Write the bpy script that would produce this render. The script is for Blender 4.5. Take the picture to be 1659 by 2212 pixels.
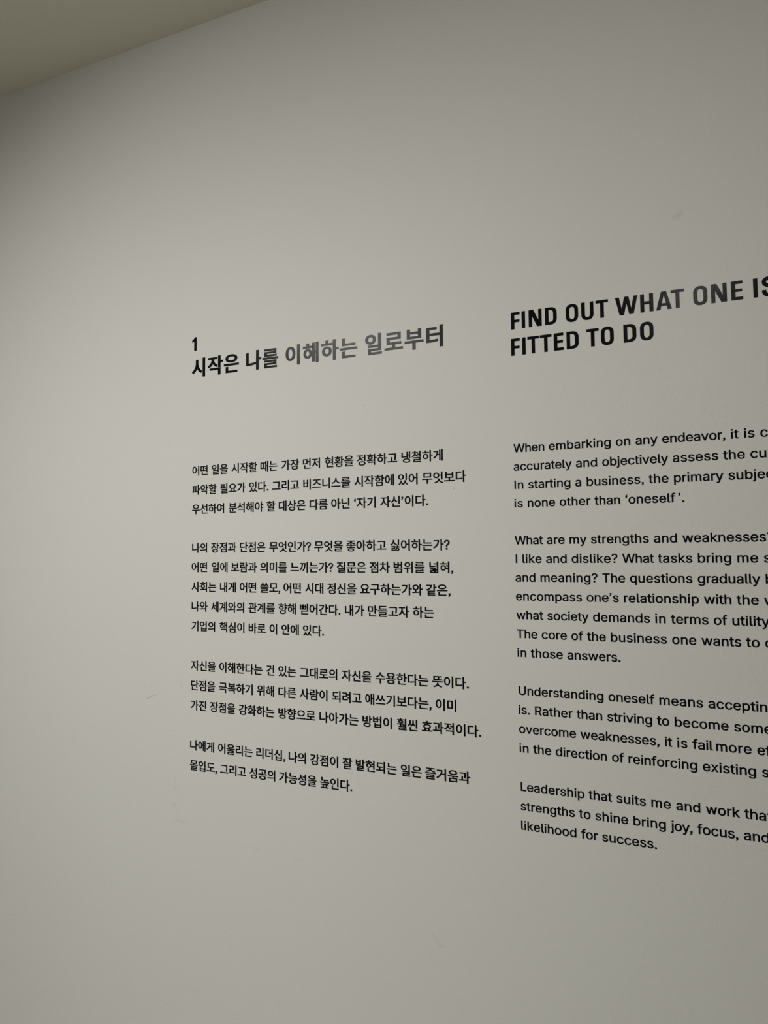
# White gallery wall with black vinyl lettering in Korean and English,
# seen at a slant from the right; the ceiling edge crosses the top left corner.
import bpy, bmesh, math
from mathutils import Vector, Matrix
from mathutils.geometry import delaunay_2d_cdt

sc = bpy.context.scene
for o in list(bpy.data.objects):
    bpy.data.objects.remove(o)

# ------------------------------------------------------------------ camera
D = 1.25            # distance camera - wall (m)
EYE = 1.45          # camera height (m)
CEIL = EYE + 0.9966 * D
cam_data = bpy.data.cameras.new('camera')
cam = bpy.data.objects.new('camera', cam_data)
sc.collection.objects.link(cam)
right = Vector((0.92753323, 0.37363576, -0.00885557)).normalized()
up = Vector((0.03040711, -0.05182597, 0.99819311)).normalized()
fwd = Vector((-0.37250169, 0.92612655, 0.05943149)).normalized()
M = Matrix((right, up, -fwd)).transposed().to_4x4()
M.translation = (0, -D, EYE)
cam.matrix_world = M
cam_data.sensor_fit = 'HORIZONTAL'
cam_data.sensor_width = 36.0
cam_data.lens = 36.0 * 1455.755 / 1659.0
cam_data.clip_start = 0.02
sc.camera = cam

# ------------------------------------------------------------------ world and exposure
world = bpy.data.worlds.new('world')
sc.world = world
world.use_nodes = True
world.node_tree.nodes['Background'].inputs[0].default_value = (0.8, 0.9, 1.0, 1)
world.node_tree.nodes['Background'].inputs[1].default_value = 0.0
sc.view_settings.view_transform = 'Standard'
sc.view_settings.look = 'None'
sc.view_settings.gamma = 1.0
sc.view_settings.use_curve_mapping = False
sc.view_settings.exposure = 0.1

# ------------------------------------------------------------------ lamps on the ceiling behind the viewer
# a long soft wall washer for the left half and a small round spotlight further right
# face centre, point aimed at, watts, width, height (0 = round), beam spread
LAMPS = [[[-1.404, -1.836, 2.53], [-0.5, 0, -0.05], 16.2, 0.72, 0.26, 121], [[0.177, -1.97, 2.6], [0.1, 0, 1.75], 0.4, 0.11, 0, 60]]
lights = []
for pos, aim, w, wd, ht, spread in LAMPS:
    l = bpy.data.lights.new('lamp_light', 'AREA')
    l.shape = 'RECTANGLE' if ht else 'DISK'; l.size = wd; l.size_y = ht or wd
    l.energy = w; l.color = (1, 0.985, 0.93); l.spread = math.radians(spread)
    o = bpy.data.objects.new('lamp_light', l)
    o.location = pos
    o.rotation_euler = (Vector(aim) - Vector(pos)).to_track_quat('-Z', 'Y').to_euler()
    sc.collection.objects.link(o); lights.append(o)

# ------------------------------------------------------------------ materials
def new_mat(name):
    m = bpy.data.materials.new(name); m.use_nodes = True
    return m, m.node_tree.nodes, m.node_tree.links, m.node_tree.nodes['Principled BSDF']

def plain(name, col, rough=0.6):
    m, n, l, b = new_mat(name)
    b.inputs['Base Color'].default_value = (*col, 1); b.inputs['Roughness'].default_value = rough
    nz = n.new('ShaderNodeTexNoise'); nz.inputs['Scale'].default_value = 40; nz.inputs['Detail'].default_value = 4
    tc = n.new('ShaderNodeTexCoord'); l.new(tc.outputs['Object'], nz.inputs['Vector'])
    bp = n.new('ShaderNodeBump'); bp.inputs['Strength'].default_value = 0.05; bp.inputs['Distance'].default_value = 0.002
    l.new(nz.outputs['Fac'], bp.inputs['Height']); l.new(bp.outputs['Normal'], b.inputs['Normal'])
    return m

def scuff_marks():
    """scuffs, scratches and dots on the paint: (x0, z0, x1, z1, half width, darkness), metres on the wall"""
    return [(-1.0919, 1.1208, -1.0668, 1.1288, 0.00223, 0.55),
            (-0.9507, 1.1612, -0.9285, 1.1727, 0.00268, 0.3),
            (-0.9974, 1.1644, -0.9934, 1.1493, 0.00357, 0.12),
            (-1.0115, 0.9533, -1.0124, 0.9259, 0.00536, 0.1),
            (-1.0134, 0.8955, -1.0081, 0.8811, 0.00625, 0.13),
            (-1.0066, 0.8592, -0.9814, 0.8587, 0.00446, 0.18),
            (0.0507, 2.0293, 0.0537, 2.0311, 0.00804, 0.22),
            (0.0575, 2.0353, 0.0678, 2.0349, 0.00536, 0.07),
            (-0.4149, 0.7333, -0.3925, 0.7118, 0.00357, 0.16),
            (-0.3568, 1.5713, -0.3559, 1.5704, 0.00223, 0.5),
            (-0.5482, 1.75, -0.5461, 1.7488, 0.00268, 0.3),
            (-1.3852, 2.14, -1.3836, 2.1373, 0.00223, 0.5),
            (-0.8359, 1.4393, -0.8347, 1.4373, 0.00268, 0.25),
            (-0.8011, 0.8302, -0.792, 0.8278, 0.00625, 0.1),
            (-0.7035, 0.8237, -0.6928, 0.8227, 0.00714, 0.08),
            (-0.825, 1.0783, -0.8157, 1.0762, 0.00357, 0.14),
            (-0.9789, 0.5064, -0.9423, 0.5079, 0.00893, 0.05)]

def painted_wall(name, col, scuffs=()):
    m, n, l, b = new_mat(name)
    b.inputs['Roughness'].default_value = 0.62
    b.inputs['Specular IOR Level'].default_value = 0.3
    geo = n.new('ShaderNodeNewGeometry')
    pos = geo.outputs['Position']
    def noise(scale, detail, rough=0.5):
        t = n.new('ShaderNodeTexNoise'); t.inputs['Scale'].default_value = scale
        t.inputs['Detail'].default_value = detail; t.inputs['Roughness'].default_value = rough
        l.new(pos, t.inputs['Vector']); return t.outputs['Fac']
    def math_(op, a, bb=None, c=None, clamp=False):
        t = n.new('ShaderNodeMath'); t.operation = op; t.use_clamp = clamp
        for i, v in enumerate((a, bb, c)):
            if v is None: continue
            if isinstance(v, (int, float)): t.inputs[i].default_value = v
            else: l.new(v, t.inputs[i])
        return t.outputs[0]
    def vmath(op, a, bb):
        t = n.new('ShaderNodeVectorMath'); t.operation = op
        for i, v in enumerate((a, bb)):
            if isinstance(v, (tuple, Vector)): t.inputs[i].default_value = v
            else: l.new(v, t.inputs[i])
        return t
    # roller-applied paint: fine stipple over broad shallow waves
    h1 = noise(520, 3, 0.55); h2 = noise(190, 2, 0.5); h3 = noise(5, 2, 0.5)
    hh = math_('ADD', math_('MULTIPLY', h1, 0.45), math_('ADD', math_('MULTIPLY', h2, 0.8), math_('MULTIPLY', h3, 1.5)))
    bump = n.new('ShaderNodeBump'); bump.inputs['Strength'].default_value = 0.42
    bump.inputs['Distance'].default_value = 0.0012
    l.new(hh, bump.inputs['Height']); l.new(bump.outputs['Normal'], b.inputs['Normal'])
    # slightly uneven colour of the paint
    mix = n.new('ShaderNodeMix'); mix.data_type = 'RGBA'
    mix.inputs[6].default_value = (*col, 1)
    mix.inputs[7].default_value = (col[0] * 0.985, col[1] * 0.965, col[2] * 0.955, 1)
    l.new(noise(1.9, 3, 0.55), mix.inputs[0])
    out = mix.outputs[2]
    if scuffs:
        total = None
        warp = vmath('SCALE', vmath('SUBTRACT', n_col(n, l, pos), (0.5, 0.5, 0.5)).outputs[0], (0, 0, 0))
        warp.inputs[3].default_value = 0.014
        wp = vmath('ADD', pos, warp.outputs[0]).outputs[0]
        grain = noise(260, 3, 0.7)
        for (x0, z0, x1, z1, hw, dk) in scuffs:
            a = Vector((x0, 0, z0)); d = Vector((x1 - x0, 0, z1 - z0)); ll = max(d.length_squared, 1e-9)
            pa = vmath('SUBTRACT', wp, tuple(a)).outputs[0]
            dt = vmath('DOT_PRODUCT', pa, tuple(d / ll)).outputs['Value']
            dt = math_('MINIMUM', math_('MAXIMUM', dt, 0.0), 1.0)
            sc_ = n.new('ShaderNodeVectorMath'); sc_.operation = 'SCALE'
            sc_.inputs[0].default_value = tuple(d); l.new(dt, sc_.inputs[3])
            r = vmath('SUBTRACT', pa, sc_.outputs[0]).outputs[0]
            ln = n.new('ShaderNodeVectorMath'); ln.operation = 'LENGTH'; l.new(r, ln.inputs[0])
            # thin towards both ends
            f = math_('SUBTRACT', 1.0, math_('DIVIDE', ln.outputs['Value'], hw), clamp=True)
            f = math_('MULTIPLY', math_('MULTIPLY', f, dk), math_('MULTIPLY', grain, 1.8), clamp=True)
            total = f if total is None else math_('ADD', total, f, clamp=True)
        m2 = n.new('ShaderNodeMix'); m2.data_type = 'RGBA'
        l.new(total, m2.inputs[0]); l.new(out, m2.inputs[6])
        m2.inputs[7].default_value = (col[0] * 0.45, col[1] * 0.43, col[2] * 0.38, 1)
        out = m2.outputs[2]
    l.new(out, b.inputs['Base Color'])
    return m

def n_col(n, l, pos):
    t = n.new('ShaderNodeTexNoise'); t.inputs['Scale'].default_value = 60; t.inputs['Detail'].default_value = 2
    l.new(pos, t.inputs['Vector'])
    return t.outputs['Color']

def vinyl(name, col, rough, streak):
    m, n, l, b = new_mat(name)
    b.inputs['Base Color'].default_value = (*col, 1)
    b.inputs['IOR'].default_value = 1.46
    b.inputs['Specular IOR Level'].default_value = 0.047
    geo = n.new('ShaderNodeNewGeometry')
    mp = n.new('ShaderNodeMapping'); mp.inputs['Scale'].default_value = (900, 900, 140)
    l.new(geo.outputs['Position'], mp.inputs['Vector'])
    nz = n.new('ShaderNodeTexNoise'); nz.inputs['Scale'].default_value = 1.0; nz.inputs['Detail'].default_value = 3
    l.new(mp.outputs[0], nz.inputs['Vector'])
    mr = n.new('ShaderNodeMapRange'); mr.inputs[3].default_value = rough - streak; mr.inputs[4].default_value = rough + streak
    l.new(nz.outputs['Fac'], mr.inputs[0]); l.new(mr.outputs[0], b.inputs['Roughness'])
    bump = n.new('ShaderNodeBump'); bump.inputs['Strength'].default_value = 0.25; bump.inputs['Distance'].default_value = 0.0002
    l.new(nz.outputs['Fac'], bump.inputs['Height']); l.new(bump.outputs['Normal'], b.inputs['Normal'])
    return m

M_WALL = painted_wall('white_wall_paint', (0.7, 0.706, 0.682), scuff_marks())
M_WALL2 = painted_wall('white_side_wall_paint', (0.7, 0.706, 0.682))
M_CEIL = plain('ceiling_paint', (0.78, 0.745, 0.63), 0.85)
M_FLOOR = plain('grey_floor_tile', (0.69, 0.69, 0.65), 0.5)
M_FRAME = plain('white_lamp_frame', (0.8, 0.8, 0.78), 0.4)
M_HEAD = vinyl('black_heading_vinyl', (0.006, 0.0065, 0.007), 0.2, 0.07)
M_BODY = vinyl('black_text_vinyl', (0.0035, 0.0035, 0.005), 0.45, 0.05)
m, n, l, b = new_mat('lamp_diffuser')
b.inputs['Emission Color'].default_value = (1, 0.955, 0.87, 1); b.inputs['Emission Strength'].default_value = 6.0
M_DIFF = m

# ------------------------------------------------------------------ structure
def box(name, lo, hi, mat, kind=None, parent=None):
    bm = bmesh.new()
    bmesh.ops.create_cube(bm, size=1)
    for v in bm.verts:
        v.co = Vector([(lo[i] + hi[i]) / 2 + v.co[i] * (hi[i] - lo[i]) for i in range(3)])
    me = bpy.data.meshes.new(name); bm.to_mesh(me); bm.free(); me.materials.append(mat)
    o = bpy.data.objects.new(name, me); sc.collection.objects.link(o)
    if kind: o['kind'] = kind
    if parent: o.parent = parent
    return o

X0, X1, Y0, T = -5.2, 4.6, -5.2, 0.12
box('wall_back', (X0 - T, 0, 0), (X1 + T, T, CEIL), M_WALL, 'structure')
box('wall_left', (X0 - T, Y0, 0), (X0, 0, CEIL), M_WALL2, 'structure')
box('wall_right', (X1, Y0, 0), (X1 + T, 0, CEIL), M_WALL2, 'structure')
box('wall_front', (X0 - T, Y0 - T, 0), (X1 + T, Y0, CEIL), M_WALL2, 'structure')
box('floor', (X0 - T, Y0 - T, -T), (X1 + T, T, 0), M_FLOOR, 'structure')
box('ceiling', (X0 - T, Y0 - T, CEIL), (X1 + T, T, CEIL + T), M_CEIL, 'structure')

# ------------------------------------------------------------------ spotlight bodies
def turned(name, profile, mat, parent, mat4):
    """solid of revolution about its own z axis; profile = (radius, z) from one end to the other"""
    bm = bmesh.new(); N_ = 32; rings = []
    for r, z in profile:
        rings.append([bm.verts.new((r * math.cos(2 * math.pi * i / N_), r * math.sin(2 * math.pi * i / N_), z)) for i in range(N_)])
    for a_, b_ in zip(rings, rings[1:]):
        for i in range(N_): bm.faces.new((a_[i], a_[(i + 1) % N_], b_[(i + 1) % N_], b_[i]))
    bm.faces.new(rings[0][::-1]); bm.faces.new(rings[-1])
    bmesh.ops.recalc_face_normals(bm, faces=bm.faces)
    bm.transform(mat4)
    me = bpy.data.meshes.new(name); bm.to_mesh(me); bm.free(); me.materials.append(mat)
    f = bpy.data.objects.new(name, me); sc.collection.objects.link(f); f.parent = parent
    return f
def local_box(name, lo, hi, mat, parent, mat4):
    bm = bmesh.new(); r = bmesh.ops.create_cube(bm, size=1)
    for v in r['verts']: v.co = Vector([(lo[i] + hi[i]) / 2 + v.co[i] * (hi[i] - lo[i]) for i in range(3)])
    bmesh.ops.bevel(bm, geom=bm.edges[:], offset=0.003, segments=2, affect='EDGES')
    bm.transform(mat4)
    me = bpy.data.meshes.new(name); bm.to_mesh(me); bm.free(); me.materials.append(mat)
    f = bpy.data.objects.new(name, me); sc.collection.objects.link(f); f.parent = parent
    return f
for (pos, aim, w, wd, ht, spread), li, (nm, where, cat) in zip(LAMPS, lights, [['wall_washer_lamp', 'long white wall-washer lamp on the ceiling behind the viewer, turned to the Korean text', 'ceiling lamp'], ['ceiling_spotlight', 'small round white spotlight on the ceiling behind the viewer, turned to the English heading', 'spotlight']]):
    e = bpy.data.objects.new(nm, None); sc.collection.objects.link(e)
    P_ = Vector(pos); e.location = (P_.x, P_.y, CEIL)
    e['label'] = where; e['category'] = cat
    q = li.rotation_euler.to_matrix().to_4x4()                 # -z points along the beam
    head = Matrix.Translation(P_ - Vector((P_.x, P_.y, CEIL))) @ q
    if ht:
        local_box('housing', (-wd / 2 - .012, -ht / 2 - .01, .008), (wd / 2 + .012, ht / 2 + .01, .045), M_FRAME, e, head)
        local_box('diffuser', (-wd / 2, -ht / 2, .002), (wd / 2, ht / 2, .009), M_DIFF, e, head)
        xs = (-wd * .35, wd * .35)
    else:
        r = wd / 2
        turned('lamp_head', [(r * .8, .05), (r + .008, .042), (r + .010, .008)], M_FRAME, e, head)
        turned('lens', [(r, .009), (r, .002)], M_DIFF, e, head)
        xs = (0,)
    for x in xs:
        a_ = head @ Vector((x, 0, .03)); top = Vector((a_.x, a_.y, 0)); ln = (top - a_).length
        turned('stem', [(0.008, 0), (0.008, ln)], M_FRAME, e, Matrix.Translation(a_))
        turned('ceiling_plate', [(0.035, 0), (0.035, -0.008), (0.03, -0.01)], M_FRAME, e, Matrix.Translation(top))
    li.parent = e; li.matrix_parent_inverse = Matrix.Translation((-P_.x, -P_.y, -CEIL))

# ------------------------------------------------------------------ letter shapes
def bezier(p0, c0, c1, p1, k):
    return [tuple((1 - t) ** 3 * p0[i] + 3 * (1 - t) ** 2 * t * c0[i] + 3 * (1 - t) * t * t * c1[i] + t ** 3 * p1[i] for i in (0, 1))
            for t in [j / k for j in range(1, k + 1)]]

def read_outline(s):
    """'x y l dx dy c dx dy dx dy dx dy ...' -> closed polygon, thousandths of an em"""
    t = s.split(); x, y = float(t[0]), float(t[1]); pts = [(x, y)]; i = 2
    while i < len(t):
        if t[i] == 'l':
            x += float(t[i + 1]); y += float(t[i + 2]); pts.append((x, y)); i += 3
        else:
            v = [float(q) for q in t[i + 1:i + 7]]
            span = abs(v[4]) + abs(v[5]) + abs(v[0]) + abs(v[3])
            k = 3 if span < 60 else 5 if span < 250 else 7
            pts += bezier((x, y), (x + v[0], y + v[1]), (x + v[2], y + v[3]), (x + v[4], y + v[5]), k)
            x += v[4]; y += v[5]; i += 7
    out = []
    for p in pts:
        if not out or (abs(p[0] - out[-1][0]) + abs(p[1] - out[-1][1])) > 0.8: out.append(p)
    while len(out) > 2 and abs(out[0][0] - out[-1][0]) + abs(out[0][1] - out[-1][1]) <= 0.8: out.pop()
    return out

def area(p):
    return 0.5 * sum(p[i][0] * p[(i + 1) % len(p)][1] - p[(i + 1) % len(p)][0] * p[i][1] for i in range(len(p)))

def inside(q, p):
    c = False
    for i in range(len(p)):
        a, b_ = p[i], p[i - 1]
        if (a[1] > q[1]) != (b_[1] > q[1]) and q[0] < (b_[0] - a[0]) * (q[1] - a[1]) / (b_[1] - a[1]) + a[0]: c = not c
    return c

def winding(q, p):
    w = 0
    for i in range(len(p)):
        a, b_ = p[i - 1], p[i]
        s_ = (b_[0] - a[0]) * (q[1] - a[1]) - (q[0] - a[0]) * (b_[1] - a[1])
        if a[1] <= q[1] < b_[1] and s_ > 0: w += 1
        elif b_[1] <= q[1] < a[1] and s_ < 0: w -= 1
    return w

def embolden(poly, ox, oy, sign):
    """push every edge outwards by ox sideways and oy upwards (vinyl cut heavier than the base outline)"""
    if ox == 0 and oy == 0: return poly
    q = [(x / ox, y / oy) for x, y in poly]; n_ = len(q); out = []
    for i in range(n_):
        a, b_, c = q[i - 1], q[i], q[(i + 1) % n_]
        d1 = (b_[0] - a[0], b_[1] - a[1]); d2 = (c[0] - b_[0], c[1] - b_[1])
        l1 = math.hypot(*d1) or 1e-9; l2 = math.hypot(*d2) or 1e-9
        n1 = (d1[1] / l1 * sign, -d1[0] / l1 * sign); n2 = (d2[1] / l2 * sign, -d2[0] / l2 * sign)
        k = 1 + n1[0] * n2[0] + n1[1] * n2[1]
        k = max(k, 0.45)
        out.append(((b_[0] + (n1[0] + n2[0]) / k) * ox, (b_[1] + (n1[1] + n2[1]) / k) * oy))
    return out

def glyph_polys(outlines, ox, oy):
    """outlines -> list of (outer, [holes]) after emboldening"""
    P = [read_outline(s) if isinstance(s, str) else [p for i, p in enumerate(s) if math.dist(p, s[i - 1]) > 1e-4] for s in outlines]
    big = max(P, key=lambda p: abs(area(p))); s0 = 1 if area(big) > 0 else -1
    outer = [p for p in P if area(p) * s0 > 0]; holes = [p for p in P if area(p) * s0 < 0]
    res = [[embolden(p, ox, oy, s0), []] for p in outer]
    for h in holes:
        c = [i for i, p in enumerate(outer) if inside(h[0], p)]
        if not c: continue
        c = min(c, key=lambda i: abs(area(outer[i])))
        hh = embolden(h, ox, oy, s0)
        if area(hh) * area(h) > 0: res[c][1].append(hh)
    return res

def letter_mesh(name, polys, sx, sy, mat, thick):
    """cut letter film: front face, cut edge, lying flat on the wall (x to the right, z up, front towards -y)"""
    bm = bmesh.new()
    for outer, holes in polys:
        loops = [outer] + holes
        flat = [Vector((x * sx, y * sy, 0)) for lp in loops for x, y in lp]
        vf = [bm.verts.new((v.x, -thick, v.y)) for v in flat]
        vb = [bm.verts.new((v.x, 0, v.y)) for v in flat]
        k0 = 1000.0 if max(abs(x) for x, y in outer) < 10 else 1.0     # triangulate in large units
        pts2 = [Vector((x * k0, y * k0)) for lp in loops for x, y in lp]
        edges = []; k = 0
        for lp in loops:
            edges += [(k + i, k + (i + 1) % len(lp)) for i in range(len(lp))]; k += len(lp)
        vo, _, tris, orig, _, _ = delaunay_2d_cdt(pts2, edges, [], 0, 0.05)
        own = {}; so = 1 if area(outer) > 0 else -1
        for tri in tris:
            c = tuple(sum(vo[i][j] for i in tri) / 3 / k0 for j in (0, 1))
            if winding(c, outer) * so <= 0 or any(winding(c, h) * so < 0 for h in holes): continue
            for i in tri:
                if i not in own: own[i] = vf[orig[i][0]] if orig[i] else bm.verts.new((vo[i].x / k0 * sx, -thick, vo[i].y / k0 * sy))
            p_ = [vo[i] for i in tri]
            if (p_[1] - p_[0]).cross(p_[2] - p_[0]) < 0: tri = tri[::-1]
            try: bm.faces.new([own[i] for i in tri])
            except ValueError: pass
        k = 0
        for li_, lp in enumerate(loops):
            m_ = len(lp); ccw = area(lp) > 0
            if li_: ccw = ccw
            for i in range(m_):
                a, c = k + i, k + (i + 1) % m_
                q = [vf[a], vb[a], vb[c], vf[c]]
                if (ccw and li_ == 0) or (not ccw and li_ > 0): pass
                else: q.reverse()
                try: bm.faces.new(q)
                except ValueError: pass
            k += m_
    me = bpy.data.meshes.new(name); bm.to_mesh(me); bm.free(); me.materials.append(mat)
    return me

# ---- condensed bold capitals of the English heading, drawn in units of the cap height
def sup(cx, cy, rx, ry, a0, a1, e=2.25, k=9):
    r = []
    for j in range(k + 1):
        t = math.radians(a0 + (a1 - a0) * j / k); c, s = math.cos(t), math.sin(t)
        r.append((cx + rx * math.copysign(abs(c) ** (2 / e), c), cy + ry * math.copysign(abs(s) ** (2 / e), s)))
    return r
def stadium(x0, y0, x1, y1, ry, e=2.25):
    cx, rx = (x0 + x1) / 2, (x1 - x0) / 2
    return sup(cx, y1 - ry, rx, ry, 0, 180, e, 18) + sup(cx, y0 + ry, rx, ry, 180, 360, e, 18)
def spine(pts, hw):
    """stroke with a flat cut at both ends along a polyline"""
    L_, R_ = [], []
    for i, (x, y) in enumerate(pts):
        a = pts[max(i - 1, 0)]; b_ = pts[min(i + 1, len(pts) - 1)]
        dx, dy = b_[0] - a[0], b_[1] - a[1]; q = math.hypot(dx, dy)
        w = hw(i / (len(pts) - 1)); L_.append((x - dy / q * w, y + dx / q * w)); R_.append((x + dy / q * w, y - dx / q * w))
    return R_ + L_[::-1]
def s_spine():
    p = bezier((0.53, 0.66), (0.53, 0.84), (0.45, 0.925), (0.315, 0.925), 8)
    p = [(0.53, 0.66)] + p
    p += bezier((0.315, 0.925), (0.17, 0.925), (0.10, 0.85), (0.10, 0.745), 8)
    p += bezier((0.10, 0.745), (0.10, 0.64), (0.18, 0.59), (0.315, 0.53), 8)
    p += bezier((0.315, 0.53), (0.46, 0.47), (0.545, 0.40), (0.545, 0.27), 8)
    p += bezier((0.545, 0.27), (0.545, 0.14), (0.45, 0.072), (0.32, 0.072), 8)
    p += bezier((0.32, 0.072), (0.17, 0.072), (0.09, 0.16), (0.09, 0.335), 8)
    return p
CAPS = {
 'F': [[(0, 0), (.196, 0), (.196, .405), (.49, .405), (.49, .56), (.196, .56), (.196, .84), (.505, .84), (.505, 1), (0, 1)]],
 'I': [[(0, 0), (.2, 0), (.2, 1), (0, 1)]],
 'N': [[(0, 0), (.193, 0), (.193, .62), (.475, 0), (.735, 0), (.735, 1), (.545, 1), (.545, .385), (.262, 1), (0, 1)]],
 'D': [[(0, 0), (.31, 0)] + sup(.31, .33, .345, .33, 270, 360) + sup(.31, .67, .345, .33, 0, 90) + [(0, 1)],
       [(.197, .16), (.197, .84), (.27, .84)] + sup(.27, .67, .183, .17, 90, 0) + sup(.27, .33, .183, .17, 360, 270)],
 'O': [stadium(0, -.015, .673, 1.015, .34), stadium(.197, .145, .476, .855, .20)[::-1]],
 'U': [[(0, 1)] + sup(.328, .315, .328, .33, 180, 360, 2.25, 18) + [(.656, 1), (.465, 1)] + sup(.33, .315, .135, .17, 360, 180, 2.2, 12) + [(.195, 1)]],
 'T': [[(.233, 0), (.428, 0), (.428, .84), (.656, .84), (.656, 1), (0, 1), (0, .84), (.233, .84)]],
 'W': [[(0, 1), (.222, 0), (.450, 0), (.580, .63), (.712, 0), (.938, 0), (1.157, 1), (.955, 1), (.820, .34), (.695, 1), (.470, 1), (.342, .34), (.205, 1)]],
 'H': [[(0, 0), (.2, 0), (.2, .42), (.456, .42), (.456, 0), (.656, 0), (.656, 1), (.456, 1), (.456, .58), (.2, .58), (.2, 1), (0, 1)]],
 'A': [[(0, 0), (.208, 0), (.252, .205), (.524, .205), (.568, 0), (.776, 0), (.512, 1), (.262, 1)], [(.284, .355), (.388, .80), (.492, .355)]],
 'E': [[(0, 0), (.54, 0), (.54, .16), (.196, .16), (.196, .43), (.505, .43), (.505, .575), (.196, .575), (.196, .84), (.53, .84), (.53, 1), (0, 1)]],
 'S': [spine(s_spine(), lambda t: .097 if .0 <= t <= 1 else .09)],
 '1': [[(.176, 0), (.398, 0), (.398, 1), (.235, 1), (.17, .90), (0, .79), (0, .60), (.176, .70)]],
}

def parse(data):
    g = {}
    for line in data.strip().split('\n'):
        ch, adv, paths = line[0], *line[2:].split(':')
        g[ch] = (int(adv), paths.split(';') if paths else [])
    return g

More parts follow.
